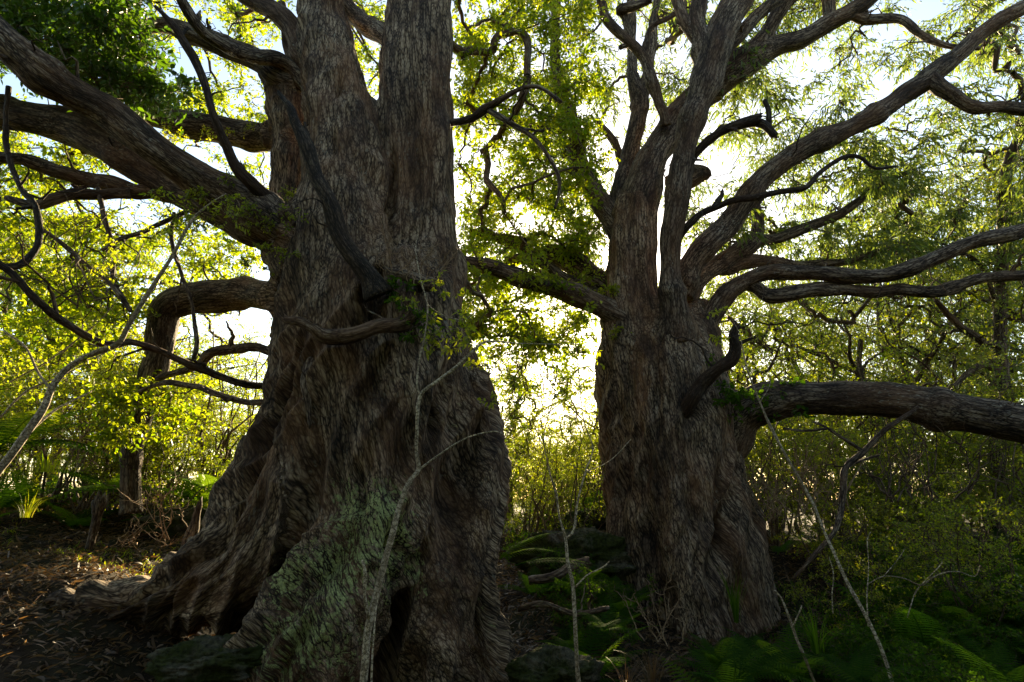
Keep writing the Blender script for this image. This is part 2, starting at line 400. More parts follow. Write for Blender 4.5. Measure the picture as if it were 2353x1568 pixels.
M_PALE = bark('pale_mottled_bark', (0.08, 0.06, 0.035), (0.33, 0.27, 0.19), (0.66, 0.57, 0.44), (0.20, 0.14, 0.08), scale=1.4, bump=0.002, stretch=2.2, speck=0.3)

def leafmat(name, c0, c1, trans=0.45, t0=None, t1=None, rough=0.45, spec=0.5):
    m, nt = newmat(name)
    rv = N_(nt, 'ShaderNodeAttribute', attribute_name='rv').outputs['Fac']
    oi = N_(nt, 'ShaderNodeObjectInfo').outputs['Random']
    f = math_(nt, 'MULTIPLY_ADD', oi, 0.25, math_(nt, 'MULTIPLY', rv, 0.8))
    col = ramp(nt, f, [(0.0, c0), (0.9, c1), (1.0, (c1[0] * 1.6, c1[1] * 1.15, c1[2]))])
    tc = ramp(nt, f, [(0.0, t0), (0.9, t1), (1.0, (t1[0] * 1.3, t1[1], t1[2]))])
    bs = N_(nt, 'ShaderNodeBsdfPrincipled'); nt.links.new(col, bs.inputs['Base Color']); bs.inputs['Roughness'].default_value = rough
    bs.inputs['Specular IOR Level'].default_value = spec
    tr = N_(nt, 'ShaderNodeBsdfTranslucent'); nt.links.new(tc, tr.inputs[0])
    mx = N_(nt, 'ShaderNodeMixShader'); mx.inputs[0].default_value = trans
    nt.links.new(bs.outputs[0], mx.inputs[1]); nt.links.new(tr.outputs[0], mx.inputs[2])
    o = N_(nt, 'ShaderNodeOutputMaterial'); nt.links.new(mx.outputs[0], o.inputs[0]); return m
M_LEAF = leafmat('broad_leaf', (0.030, 0.060, 0.010), (0.08, 0.115, 0.015), 0.55, (0.165, 0.36, 0.012), (0.67, 0.68, 0.03))
M_LEAF_SHADED = leafmat('shaded_broad_leaf', (0.016, 0.040, 0.008), (0.035, 0.075, 0.012), 0.32, (0.05, 0.20, 0.01), (0.22, 0.42, 0.02), rough=0.35, spec=0.6)  # broad leaf again, with the shade of the upper-left crown put into its colours
M_GUM = leafmat('narrow_leaf', (0.028, 0.055, 0.020), (0.065, 0.10, 0.035), 0.45, (0.12, 0.26, 0.03), (0.42, 0.50, 0.06))
M_FERN = leafmat('fern_green', (0.012, 0.030, 0.007), (0.03, 0.075, 0.012), 0.42, (0.06, 0.22, 0.010), (0.27, 0.46, 0.02), rough=0.9, spec=0.03)
M_LIME = leafmat('young_leaf', (0.06, 0.10, 0.012), (0.12, 0.15, 0.018), 0.55, (0.40, 0.52, 0.02), (0.65, 0.66, 0.04))
M_DRY = leafmat('dry_leaf', (0.022, 0.012, 0.006), (0.13, 0.075, 0.040), 0.2, (0.30, 0.14, 0.04), (0.5, 0.3, 0.12), rough=0.55, spec=0.35)

def simple(name, fn):
    m, nt = newmat(name); pos = N_(nt, 'ShaderNodeNewGeometry').outputs['Position']
    bs = N_(nt, 'ShaderNodeBsdfPrincipled'); bs.inputs['Roughness'].default_value = 0.9; bs.inputs['Specular IOR Level'].default_value = 0.2
    col, h, dist = fn(nt, pos); nt.links.new(col, bs.inputs['Base Color'])
    bp = N_(nt, 'ShaderNodeBump'); bp.inputs['Distance'].default_value = dist; nt.links.new(h, bp.inputs['Height']); nt.links.new(bp.outputs[0], bs.inputs['Normal'])
    o = N_(nt, 'ShaderNodeOutputMaterial'); nt.links.new(bs.outputs[0], o.inputs[0]); return m
def _soil(nt, pos):
    a = noise_n(nt, pos, 14, 8, 0.7); b = noise_n(nt, pos, 0.9, 3, 0.6)
    col = ramp(nt, a, [(0.3, (0.010, 0.007, 0.004)), (0.55, (0.034, 0.022, 0.013)), (0.75, (0.075, 0.050, 0.030))])
    mo = ramp(nt, b, [(0.48, (0, 0, 0)), (0.62, (1, 1, 1))])
    col = mixc(nt, math_(nt, 'MULTIPLY', mo, 0.55), col, ramp(nt, a, [(0.3, (0.008, 0.012, 0.003)), (0.7, (0.03, 0.042, 0.010))]))
    return col, a, 0.08
M_SOIL = simple('forest_soil', _soil)
def _moss(nt, pos):
    a = noise_n(nt, pos, 30, 6, 0.7); b = noise_n(nt, pos, 3.0, 4, 0.6)
    col = ramp(nt, a, [(0.3, (0.006, 0.008, 0.002)), (0.7, (0.05, 0.066, 0.012))])
    rk = ramp(nt, a, [(0.3, (0.02, 0.018, 0.014)), (0.7, (0.20, 0.18, 0.14))])
    return mixc(nt, ramp(nt, b, [(0.5, (0, 0, 0)), (0.66, (1, 1, 1))]), col, rk), a, 0.04
M_MOSS = simple('mossy_rock', _moss)

# ---------------------------------------------------------------- ground
def build_ground():
    xs = np.concatenate([np.linspace(-600, -45, 14), np.linspace(-40, -13, 40), np.linspace(-12.6, 12.6, 240), np.linspace(13, 40, 40), np.linspace(45, 600, 14)])
    ys = np.concatenate([np.linspace(-80, -6, 16), np.linspace(-5, 14, 200), np.linspace(14.4, 45, 50), np.linspace(50, 900, 20)])
    X, Y = np.meshgrid(xs, ys); Z = ground_z(X, Y)
    V = np.stack([X, Y, Z], -1).reshape(-1, 3); nx, ny = len(xs), len(ys)
    i = np.arange(ny - 1)[:, None] * nx + np.arange(nx - 1)[None]
    Q = np.stack([i, i + 1, i + nx + 1, i + nx], -1).reshape(-1, 4)
    tag(mk('ground', V, Q, None, [M_SOIL]), kind='structure')
build_ground()

# ---------------------------------------------------------------- trunks: tubes fused by a voxel remesh, then furrowed
def fused_trunk(bones, parent, mat, voxel=0.045, spine=None, own=(), carve=(), tw=0.35, smooth=26, flute=0.07, axis=None, lich=None, sub=1, fl2=0.028, ref=0.016):
    VV, QQ, TT, n = [], [], [], 0; segs = []
    for bi, b in enumerate(bones):
        W = w3(b); S = catmull(W, 0.12); V, Q, T, _ = tube(S[:, :3], S[:, 3], 32)
        VV.append(V); QQ.append(Q + n); TT.append(T + n); n += len(V)
        Tn, N, B = frames(S[:, :3]); s = np.concatenate([[0], np.cumsum(np.linalg.norm(np.diff(S[:, :3], axis=0), axis=1))])
        segs.append((S, Tn, N, B, s))
    o = mk('tmp', np.vstack(VV), np.vstack(QQ), np.vstack(TT))
    md = o.modifiers.new('r', 'REMESH'); md.mode = 'VOXEL'; md.voxel_size = voxel; md.adaptivity = 0
    def evald(o):
        dg = bpy.context.evaluated_depsgraph_get(); e = o.evaluated_get(dg); me = e.to_mesh()
        V = np.zeros(len(me.vertices) * 3); me.vertices.foreach_get('co', V); V = V.reshape(-1, 3)
        L = np.zeros(len(me.loops), int); me.loops.foreach_get('vertex_index', L)
        tot = np.zeros(len(me.polygons), int); me.polygons.foreach_get('loop_total', tot)
        st = np.zeros(len(me.polygons), int); me.polygons.foreach_get('loop_start', st)
        E = np.zeros(len(me.edges) * 2, int); me.edges.foreach_get('vertices', E); E = E.reshape(-1, 2)
        e.to_mesh_clear(); q = st[tot == 4]; t = st[tot == 3]
        return V, L[q[:, None] + np.arange(4)], L[t[:, None] + np.arange(3)], E
    V, Q, T, E = evald(o)
    deg = np.bincount(E.ravel(), minlength=len(V))[:, None]
    for k in range(smooth):
        acc = np.zeros_like(V)
        for c in range(3):
            acc[:, c] = np.bincount(E[:, 0], V[E[:, 1], c], len(V)) + np.bincount(E[:, 1], V[E[:, 0], c], len(V))
        V = V * 0.45 + 0.55 * acc / np.maximum(deg, 1)
    bpy.data.objects.remove(o)
    if sub:
        o = mk('tmp', V, Q, T); md = o.modifiers.new('s', 'SUBSURF'); md.levels = sub; md.subdivision_type = 'CATMULL_CLARK'
        V, Q, T, E = evald(o); bpy.data.objects.remove(o)
    # normals
    def normals(V):
        q = Q; a = V[q[:, 2]] - V[q[:, 0]]; b = V[q[:, 3]] - V[q[:, 1]]; fn = np.cross(a, b); Nn = np.zeros_like(V)
        for k in range(4):
            for c in range(3): Nn[:, c] += np.bincount(q[:, k], fn[:, c], len(V))
        return unit(Nn)
    # bark space: one spine for the whole bole (grain runs on into the stems), own space only for roots and limb stubs
    S = catmull(w3(spine), 0.12); Tn, N, B = frames(S[:, :3]); s = np.concatenate([[0], np.cumsum(np.linalg.norm(np.diff(S[:, :3], axis=0), axis=1))])
    segs = [(S, Tn, N, B, s)] + [segs[i] for i in own]
    best = np.full(len(V), 1e9); bk = np.zeros((len(V), 3))
    for bi, (S, Tn, N, B, s) in enumerate(segs):
        for c0 in range(0, len(V), 40000):
            Vc = V[c0:c0 + 40000]; D = ((Vc[:, None] - S[None, :, :3]) ** 2).sum(-1); j = np.argmin(D, 1)
            d = Vc - S[j, :3]; dist = np.sqrt(D[np.arange(len(Vc)), j]); sc = dist / S[j, 3] + 0.02 * bi * 0
            al = (d * Tn[j]).sum(1); ss = s[j] + al
            lx = (d * N[j]).sum(1); ly = (d * B[j]).sum(1); an = tw * 2.6 * np.tanh(ss / 2.6)
            cx = lx * np.cos(an) - ly * np.sin(an) + bi * 3.1; cy = lx * np.sin(an) + ly * np.cos(an)
            m = sc < best[c0:c0 + 40000]; idx = np.arange(c0, c0 + len(Vc))[m]
            best[idx] = sc[m]; bk[idx] = np.stack([cx, cy, ss], 1)[m]
    Nn = normals(V)
    # broad flutes twist round the whole tree (shared space), furrows follow each bone
    ax = w3([axis])[0, :3]; dz = V[:, 2] - ax[2]; an = -0.33 * dz; dx = V[:, 0] - ax[0]; dy = V[:, 1] - ax[1]
    g = np.stack([dx * np.cos(an) - dy * np.sin(an), dx * np.sin(an) + dy * np.cos(an), dz * 0.22], 1)
    g = g + 0.12 * np.stack([noise(V * 0.9), noise(V * 0.9 + 7), noise(V * 0.9 + 14)], 1)
    low = 1 - sstep(2.0, 5.0, dz)
    f = noise(g * 1.5 + 2) * flute * 1.15 * (0.5 + low) + (0.5 - np.abs(noise(g * 3.6 + 5)) * 2.2) * fl2 * (0.45 + low)
    f = f + noise(V * 3.1) * 0.03 - np.clip(0.16 - np.abs(noise(g * 1.9 + 21)), 0, 1) * flute * 2.2 * (0.2 + low)
    q = bk * np.array([1, 1, 0.10]); f = f + (0.35 - np.abs(noise(q * 4.2 + 11)) * 2.0) * ref * 1.3 + (0.35 - np.abs(noise(q * 9.0 + 31)) * 2.0) * ref * 0.7
    # hollows and deep clefts worn into the face of the bole: (x, y, half width, half height, depth)
    dC = V - np.array([0, 0, CAMZ]); zc = dC[:, 1] * math.cos(PITCH) + dC[:, 2] * math.sin(PITCH); yc = -dC[:, 1] * math.sin(PITCH) + dC[:, 2] * math.cos(PITCH)
    ux = 1176.5 + FD * dC[:, 0] / zc; uy = 784 - FD * yc / zc; fr = sstep(0.0, 0.35, -(Nn * unit(dC)).sum(1))
    wn = 1 + 0.5 * noise(V * 5)
    for (x_, y_, a_, b_, dp_) in carve:
        f = f - dp_ * wn * fr * np.exp(-(((ux - x_) / a_) ** 2 + ((uy - y_) / b_) ** 2) ** 1.5)
    V = V + Nn * f[:, None]
    la = np.zeros(len(V)) if lich is None else lich(V)
    return mk('trunk', V, Q, T, [mat], parent, attrs={'bk': bk, 'lich': la})

# ================================================================ the left giant
base_l, _ = P(860, 1560, 6.0)
TL = thing('gnarled_tree', 'huge twisted old tree with two tall stems and a broad fluted base, nearer the camera', 'tree', (float(base_l[0]), 6.0, 0.0))
TL_BONES = [
 [(860,1760,6.0,235),(860,1560,6.0,235),(860,1400,6.05,235),(865,1200,6.05,250),(872,1000,6.05,252),(866,850,6.0,228),(862,730,6.0,204),(864,660,6.05,170),(868,600,6.1,90),(870,560,6.15,40)],
 # left root buttress
 [(850,900,5.95,150),(760,1040,5.85,170),(690,1150,5.7,160),(600,1260,5.6,135),(510,1330,5.55,118),(420,1375,5.55,92),(320,1400,5.6,70),(200,1425,5.7,52),(80,1450,5.9,36)],
 # front buttress with lichen
 [(960,820,5.9,60),(930,960,5.65,90),(900,1080,5.38,103),(850,1220,5.1,105),(770,1360,4.95,110),(700,1480,4.85,120),(640,1600,4.8,130),(600,1760,4.7,140)],
 # right buttress
 [(1040,780,5.9,58),(1070,900,5.75,72),(1085,1050,5.7,75),(1090,1200,5.6,78),(1085,1350,5.5,85),(1100,1500,5.45,92),(1110,1700,5.4,100)],
 [(1000,1000,5.55,60),(1000,1150,5.45,60),(1010,1300,5.35,55),(1010,1500,5.2,65),(1010,1700,5.1,75)],
 # stem with the hollow, going up on the left
 [(820,720,5.9,160),(800,600,5.85,130),(792,500,5.85,108),(788,400,5.9,94),(778,250,5.95,80),(765,150,6.0,70),(742,40,6.05,60),(735,-60,6.1,56),(728,-220,6.2,50),(700,-420,6.3,40),(650,-700,6.5,24)],
 # right stem, two fused columns
 [(930,760,6.0,130),(930,620,6.1,90),(932,500,6.1,62),(930,380,6.1,54),(922,200,6.1,51),(926,80,6.1,44),(930,0,6.1,40),(932,-150,6.2,38),(930,-400,6.3,32),(900,-700,6.5,22)],
 [(985,760,5.95,105),(1000,620,6.0,72),(1000,480,6.0,54),(997,380,6.0,50),(985,200,6.0,48),(990,80,6.0,46),(996,0,6.0,42),(1010,-160,6.1,38),(1040,-400,6.2,30),(1090,-700,6.4,20)],
 # rear left stem
 [(745,720,6.3,90),(700,600,6.4,75),(675,480,6.5,60),(668,380,6.5,50),(664,280,6.5,46),(668,200,6.5,44),(690,140,6.4,40),(720,80,6.2,34)],
 # stubs where limbs leave
 [(760,640,6.0,110),(690,575,5.75,88),(630,530,5.6,70),(570,490,5.45,52)],
 [(700,700,6.2,70),(650,685,6.5,46),(610,682,6.8,30)],
 [(690,330,6.5,42),(640,318,6.7,34),(600,312,6.8,24)],
 [(690,190,6.4,36),(640,178,6.4,28),(600,155,6.3,20)],
]
def lich_left(V):
    c = w3([(850,1200,5.0,1),(780,1330,4.8,1),(720,1450,4.7,1),(860,1260,4.9,1),(700,1350,4.9,1)])[:, :3]
    d = np.min(np.linalg.norm(V[:, None] - c[None], axis=2), 1)
    a = 0.62 * np.exp(-(d / 0.55) ** 2) + 0.10
    c2 = w3([(1090,1450,5.3,1),(1050,950,5.4,1)])[:, :3]
    d2 = np.min(np.linalg.norm(V[:, None] - c2[None], axis=2), 1)
    return a + 0.22 * np.exp(-(d2 / 0.6) ** 2)
fused_trunk(TL_BONES, TL, M_BARK, voxel=0.04, spine=[(862,1900,6.0,240),(862,1568,6.0,240),(868,1200,6.05,250),(872,1000,6.05,250),(866,850,6.0,228),(862,700,6.0,205),(860,560,6.05,190),(860,400,6.05,180),(858,200,6.05,180),(855,0,6.1,180),(850,-300,6.2,180),(850,-700,6.5,160)], own=(1, 9, 10, 11, 12), tw=0.60, axis=(866, 1568, 6.0, 1), lich=lich_left, flute=0.11, fl2=0.085, ref=0.024, carve=[(905,400,9,50,.14),(902,480,11,50,.16),(908,560,10,40,.12),(860,650,28,34,.26),(848,705,24,40,.22),(838,745,30,18,.14),(918,1290,22,70,.16),(905,1400,24,80,.18),(885,1520,30,90,.24),(665,1330,34,34,.16),(620,1385,40,24,.18),(783,200,16,26,.10),(700,880,12,40,.10),(1010,930,10,60,.10),(960,420,6,90,.06),(770,330,7,26,.07),(1055,640,9,50,.08),(780,990,14,60,.08),(820,1120,14,70,.08)])
for b in TL_BONES[5:9]: NODES.append(catmull(w3(b), 0.3))
def mossy(V): return {'lich': 0.16 + 0 * V[:, 0]}
def LL_(pts, name='limb', mat=None, **k):
    return limb_mesh(name, pts, TL, mat or M_LIMB, **k)
LL_([(650,540,5.65,70),(590,500,5.5,66),(520,455,5.35,52),(459,420,5.2,44),(357,345,4.95,40),(255,262,4.75,38),(170,215,4.6,38),(102,175,4.45,38),(30,115,4.3,38),(-60,30,4.15,36),(-200,-120,3.9,32),(-400,-350,3.6,20)], step=0.04)
LL_([(600,520,5.75,60),(540,490,5.75,58),(470,465,5.75,48),(408,435,5.75,45),(306,370,5.75,46),(220,325,5.75,44),(153,300,5.75,42),(60,275,5.7,38),(0,260,5.7,36),(-120,230,5.7,34),(-350,150,5.7,22)], step=0.04)
LL_([(420,462,5.8,16),(357,442,5.8,17),(306,442,5.75,18),(250,430,5.7,18),(204,416,5.7,18),(150,390,5.6,17),(102,380,5.6,17),(50,368,5.5,15),(0,362,5.4,14),(-100,340,5.3,12)])
LL_([(300,445,5.7,14),(240,445,5.6,13),(170,450,5.5,14),(120,462,5.4,14),(80,470,5.4,12),(20,455,5.4,8)])
LL_([(690,330,6.5,38),(632,318,6.9,33),(570,312,7.0,32),(510,306,7.0,32),(450,296,7.0,32),(408,284,7.0,32),(360,262,7.0,30),(330,262,7.0,24),(300,290,7.0,18),(240,330,7.1,14),(160,352,7.1,10)])
LL_([(700,690,6.6,44),(640,682,7.0,38),(550,680,7.4,38),(490,682,7.5,38),(430,692,7.6,38),(385,712,7.6,36),(368,760,7.6,33),(362,810,7.6,29),(345,870,7.6,29),(325,940,7.6,26),(312,1010,7.6,21),(305,1090,7.6,22),(300,1180,7.6,26)])
LL_([(660,830,6.4,12),(620,808,6.5,12),(575,800,6.6,11),(530,803,6.7,12),(490,815,6.7,13),(465,835,6.8,11),(420,850,6.9,9),(360,870,7.0,7)])
LL_([(650,890,6.0,10),(615,887,6.0,9),(540,878,5.7,9),(480,858,5.5,9),(430,838,5.3,9),(360,802,5.1,8),(300,785,5.0,9),(240,792,4.8,9),(150,742,4.6,9),(80,690,4.4,10),(20,625,4.3,9),(-40,585,4.2,8)])
LL_([(640,928,6.1,8),(600,925,6.1,7),(550,920,6.3,7),(500,908,6.4,7),(430,885,6.6,7),(380,880,6.7,6),(320,900,6.8,4)])
LL_([(690,190,6.4,34),(637,178,6.3,28),(600,150,6.3,26),(540,118,6.3,26),(490,92,6.3,25),(430,72,6.3,24),(380,58,6.3,19),(320,68,6.3,14),(250,80,6.3,10)])
LL_([(720,200,6.3,26),(680,160,6.25,20),(640,135,6.1,18),(586,128,5.9,17),(540,115,5.7,16),(510,100,5.5,15),(470,78,5.4,15),(449,58,5.3,14),(425,25,5.2,13),(408,-5,5.1,12),(380,-80,5.0,10)])
LL_([(720,150,6.1,32),(692,110,6.2,27),(672,75,6.2,26),(640,40,6.2,24),(600,8,6.2,22),(560,-10,6.2,20),(500,-60,6.2,16)])
LL_([(690,160,6.35,18),(665,110,6.35,14),(660,60,6.35,12),(648,10,6.35,10)])
LL_([(915,110,6.1,24),(885,88,6.2,24),(844,58,6.4,23),(805,30,6.5,22),(780,-10,6.6,20),(740,-80,6.7,16)])
LL_([(640,485,5.5,24),(605,450,5.3,18),(571,418,5.1,15),(536,382,5.0,13),(510,328,4.9,11),(490,270,4.8,10),(474,204,4.75,10),(449,138,4.7,9),(420,90,4.65,8),(403,61,4.6,8),(380,35,4.6,6),(357,14,4.6,4)], mat=M_DARK)
LL_([(1030,285,6.0,9),(1060,278,5.8,9),(1090,270,5.7,9),(1120,252,5.6,10),(1150,228,5.5,8),(1190,208,5.4,6),(1240,200,5.3,5),(1290,235,5.3,4)])
LL_([(1120,252,5.6,8),(1170,280,5.5,7),(1220,312,5.5,6),(1255,350,5.5,5),(1280,400,5.5,5),(1285,440,5.5,4),(1275,480,5.5,3)])
LL_([(20,200,4.6,5),(12,280,4.6,5),(20,350,4.6,6),(48,430,4.55,7),(75,465,4.5,8),(88,520,4.5,8),(78,570,4.45,8),(45,605,4.4,9),(5,612,4.3,9)], mat=M_DARK)
LL_([(225,432,5.6,5),(240,500,5.5,6),(256,560,5.45,6),(258,640,5.4,6),(280,680,5.3,7),(300,715,5.2,5)])
LL_([(430,485,5.6,6),(380,510,5.5,6),(330,532,5.4,6),(270,552,5.3,5),(235,575,5.2,4)])
LL_([(95,525,5.0,4),(150,565,5.0,5),(200,610,5.0,5),(260,660,5.0,6),(300,715,5.0,4)])
LL_([(400,490,5.7,5),(395,560,5.6,5),(430,660,5.5,5),(445,720,5.5,5),(455,790,5.5,7),(445,830,5.5,5)])
# dead wood on the front of the trunk
DB = dict(mat=M_DARK, broken=True)
LL_([(870,680,5.0,40),(850,640,4.95,27),(815,588,4.9,22),(779,527,4.85,21),(756,462,4.8,20),(722,400,4.8,19),(703,335,4.8,16),(680,287,4.8,13),(668,252,4.8,10),(657,234,4.8,7)], name='dead_branch', **DB)
LL_([(945,725,5.0,30),(920,745,4.95,20),(870,752,4.85,19),(830,765,4.8,19),(785,772,4.8,20),(745,768,4.75,20),(720,752,4.7,13),(690,738,4.7,12),(660,736,4.7,10),(650,728,4.7,7)], name='dead_branch', mat=M_LIMB, broken=True)
LL_([(730,770,5.1,22),(715,830,5.1,18),(705,880,5.0,14),(708,930,5.0,9),(712,985,5.0,5)], name='hanging_bark', mat=M_LIMB, broken=True)
LL_([(985,655,5.2,20),(950,640,5.0,15),(920,632,4.9,12),(900,628,4.9,8)], name='dead_branch', mat=M_LIMB, broken=True)

def scatter(regs, rng):
    """image-space regions (x0,y0,x1,y1,Y0,Y1,n) -> world points"""
    out = []
    for (x0, y0, x1, y1, Y0, Y1, n) in regs:
        for k in range(n):
            p, _ = P(rng.uniform(x0, x1), rng.uniform(y0, y1), rng.uniform(Y0, Y1)); out.append(p)
    return np.array(out)
rl = np.random.default_rng(11)
# outer foliage of the left giant
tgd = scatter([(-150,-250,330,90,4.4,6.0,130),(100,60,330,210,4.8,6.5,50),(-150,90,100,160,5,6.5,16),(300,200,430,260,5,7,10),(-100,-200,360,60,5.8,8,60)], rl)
tg = scatter([(-200,250,250,640,6,8.5,60),(330,420,640,640,7.5,10,30),(330,-150,660,150,7,9,30),
              (420,200,640,300,7.5,9.5,16),(1040,-80,1360,200,6.5,9,85),(1050,180,1380,420,7,9,75),(1070,400,1350,600,7.5,9.5,55),(1060,620,1350,820,7,9.5,60),(770,-20,910,320,8,10.5,34),(1060,540,1370,900,9,12,60),(-100,300,640,620,9,11.5,50),(330,-150,660,330,9,11,30),(-400,-500,1600,-180,4,9,120),(60,560,300,800,6,8,36),(230,880,460,1000,6.9,7.4,14),(-60,640,240,900,6.5,8.5,30)], rl)
foliage('crown', TL, np.vstack(NODES), tgd, rl, rc=0.36, per=15, nleaf=10, LL=0.072, LW=0.036, mats=[M_TWIG, M_LEAF_SHADED], r0=0.005, wig=0.16)
foliage('crown', TL, np.vstack(NODES), tg, rl, rc=0.36, per=15, nleaf=10, LL=0.072, LW=0.036, mats=[M_TWIG, M_LEAF], r0=0.005, wig=0.16)

# ================================================================ the right giant
NODES.clear()
base_r, _ = P(1600, 1480, 8.6)
TR = thing('spreading_tree', 'massive old tree with many upswept limbs and one thick low limb arching right, farther back', 'tree', (float(base_r[0]), 8.6, 0.2))
TR_BONES = [
 [(1610,1650,8.5,215),(1605,1500,8.5,200),(1592,1400,8.5,188),(1582,1300,8.5,180),(1568,1200,8.5,172),(1552,1100,8.5,162),(1540,1000,8.5,155),(1522,900,8.5,142),(1510,820,8.5,128),(1500,760,8.5,90),(1495,710,8.5,40)],
 [(1430,820,8.5,60),(1425,950,8.4,50),(1432,1100,8.3,45),(1440,1250,8.2,48),(1445,1400,8.1,55),(1440,1560,8.0,65)],
 [(1640,900,8.5,50),(1660,1050,8.3,48),(1690,1200,8.2,50),(1720,1330,8.1,55),(1750,1450,8.0,60),(1780,1600,7.9,70)],
 [(1560,900,8.0,60),(1565,1100,7.75,55),(1580,1300,7.6,62),(1600,1450,7.5,70),(1610,1600,7.4,80)],
 # left wide stem
 [(1465,820,8.4,90),(1450,720,8.4,68),(1446,640,8.4,58),(1448,560,8.4,57),(1454,500,8.4,53),(1462,450,8.4,46)],
 # low limb root
 [(1600,1100,8.4,90),(1650,1010,8.3,68),(1700,960,8.2,52),(1760,925,8.1,40)],
 [(1540,830,8.1,80),(1552,760,8.0,52),(1548,690,7.95,34),(1547,640,7.9,26)],
 [(1560,800,8.5,80),(1600,740,8.6,46),(1625,700,8.7,28)],
 [(1600,900,8.5,60),(1625,800,8.5,34),(1640,740,8.45,22)],
 [(1480,800,8.4,60),(1430,735,8.2,34),(1380,712,8.1,22)],
]
fused_trunk(TR_BONES, TR, M_BARK, voxel=0.05, spine=[(1615,1900,8.5,215),(1605,1500,8.5,200),(1582,1300,8.5,180),(1552,1100,8.5,162),(1530,950,8.5,150),(1510,820,8.5,140),(1495,700,8.5,130),(1485,560,8.5,120),(1480,400,8.5,100)], own=(5, 7, 8, 9), tw=0.30, axis=(1590, 1480, 8.6, 1), lich=lambda V: np.full(len(V), 0.06), flute=0.08, fl2=0.06, ref=0.024, carve=[(1510,900,10,90,.12),(1660,1180,12,110,.14),(1480,1200,14,120,.14),(1600,1250,12,100,.10),(1520,1390,30,60,.18),(1590,930,20,24,.14),(1520,730,7,60,.12),(1690,1400,16,60,.12)])
for b in TR_BONES[4:]: NODES.append(catmull(w3(b), 0.3))
def RR_(pts, name='limb', mat=None, **k): return limb_mesh(name, pts, TR, mat or M_LIMB, **k)
RR_([(1450,560,8.4,52),(1462,470,8.4,50),(1480,420,8.4,44),(1495,380,8.4,38),(1530,318,8.4,35),(1575,250,8.4,36),(1630,200,8.4,38),(1690,160,8.35,40),(1746,124,8.3,34),(1790,105,8.25,24),(1835,90,8.2,22),(1898,52,8.1,21),(1949,28,8.0,20),(2000,-5,7.9,19),(2100,-90,7.8,16)])
RR_([(1720,140,8.3,32),(1755,90,8.2,22),(1775,50,8.1,19),(1800,10,8.0,18),(1830,-40,7.9,16),(1880,-140,7.8,12)])
RR_([(1945,30,8.0,16),(1985,40,8.0,13),(2030,42,7.9,12),(2076,50,7.8,10),(2130,85,7.7,9),(2180,105,7.6,7),(2250,110,7.6,5)])
RR_([(1908,50,8.1,16),(1905,20,8.1,15),(1903,-20,8.1,14),(1900,-90,8.1,11)])
RR_([(1552,780,7.9,48),(1548,720,7.75,34),(1547,663,7.7,30),(1547,600,7.65,28),(1547,545,7.6,27),(1552,485,7.55,27),(1563,408,7.5,27),(1577,332,7.45,27),(1600,255,7.4,32),(1626,179,7.35,38),(1647,102,7.3,38),(1672,41,7.25,35),(1702,-10,7.2,33),(1750,-100,7.1,28),(1830,-250,7.0,20)], mat=M_LIMB)
RR_([(1635,140,7.4,26),(1612,100,7.4,20),(1590,75,7.4,15),(1568,40,7.4,14),(1552,0,7.4,13),(1540,-50,7.4,11)])
RR_([(1620,150,7.35,26),(1604,60,7.35,22),(1608,0,7.35,20),(1615,-80,7.3,17)])
RR_([(1655,120,7.6,20),(1690,85,7.6,15),(1730,45,7.6,15),(1790,0,7.6,14),(1850,-50,7.6,12)])
RR_([(1530,290,8.1,14),(1522,250,8.0,12),(1504,194,7.95,12),(1483,138,7.9,12),(1453,102,7.85,12),(1412,66,7.8,12),(1392,31,7.75,11),(1378,-5,7.7,10),(1350,-60,7.7,8)])
RR_([(1480,130,7.9,8),(1487,90,7.9,7),(1500,60,7.9,6),(1540,40,7.9,6),(1570,20,7.9,5)])
RR_([(1425,110,7.85,6),(1445,95,7.9,8),(1437,40,7.8,9),(1430,22,7.7,12),(1460,15,7.7,11),(1495,0,7.7,9)], broken=True)
RR_([(1450,520,8.7,36),(1425,465,8.8,27),(1440,400,8.9,22),(1450,345,9.0,21),(1460,290,9.0,21),(1467,230,9.0,19),(1452,160,9.0,13),(1448,80,9.0,12),(1446,0,9.0,11),(1440,-80,9.0,9)])
RR_([(1465,250,9.0,16),(1480,190,9.0,15),(1496,120,9.0,11),(1503,50,9.0,9),(1508,-20,9.0,8)])
RR_([(1440,540,8.5,40),(1405,500,8.6,28),(1380,460,8.7,25),(1352,415,8.8,22),(1330,370,8.8,20),(1322,320,8.8,18),(1303,255,8.8,18),(1283,200,8.8,16),(1276,150,8.8,13),(1272,90,8.8,12),(1278,20,8.8,11),(1285,-60,8.8,9)])
RR_([(1312,290,8.8,16),(1285,296,8.8,14),(1240,296,8.8,13),(1183,284,8.8,10),(1120,262,8.8,9),(1060,238,8.8,8),(1030,225,8.8,6)])
RR_([(1435,390,9.2,10),(1410,330,9.2,9),(1390,300,9.2,8),(1370,275,9.2,6)])
RR_([(1560,680,8.6,36),(1585,615,8.5,30),(1631,561,8.4,29),(1682,500,8.3,28),(1713,455,8.2,27),(1762,403,8.1,25),(1835,356,8.0,25),(1898,318,7.9,24),(2000,268,7.8,22),(2076,216,7.7,22),(2143,176,7.6,24),(2204,127,7.5,20),(2255,78,7.4,18),(2352,18,7.2,17),(2480,-50,7.0,14)])
RR_([(2135,182,7.6,22),(2170,210,7.6,18),(2204,238,7.6,16),(2240,250,7.6,16),(2306,246,7.6,15),(2380,248,7.6,14),(2480,230,7.6,12)])
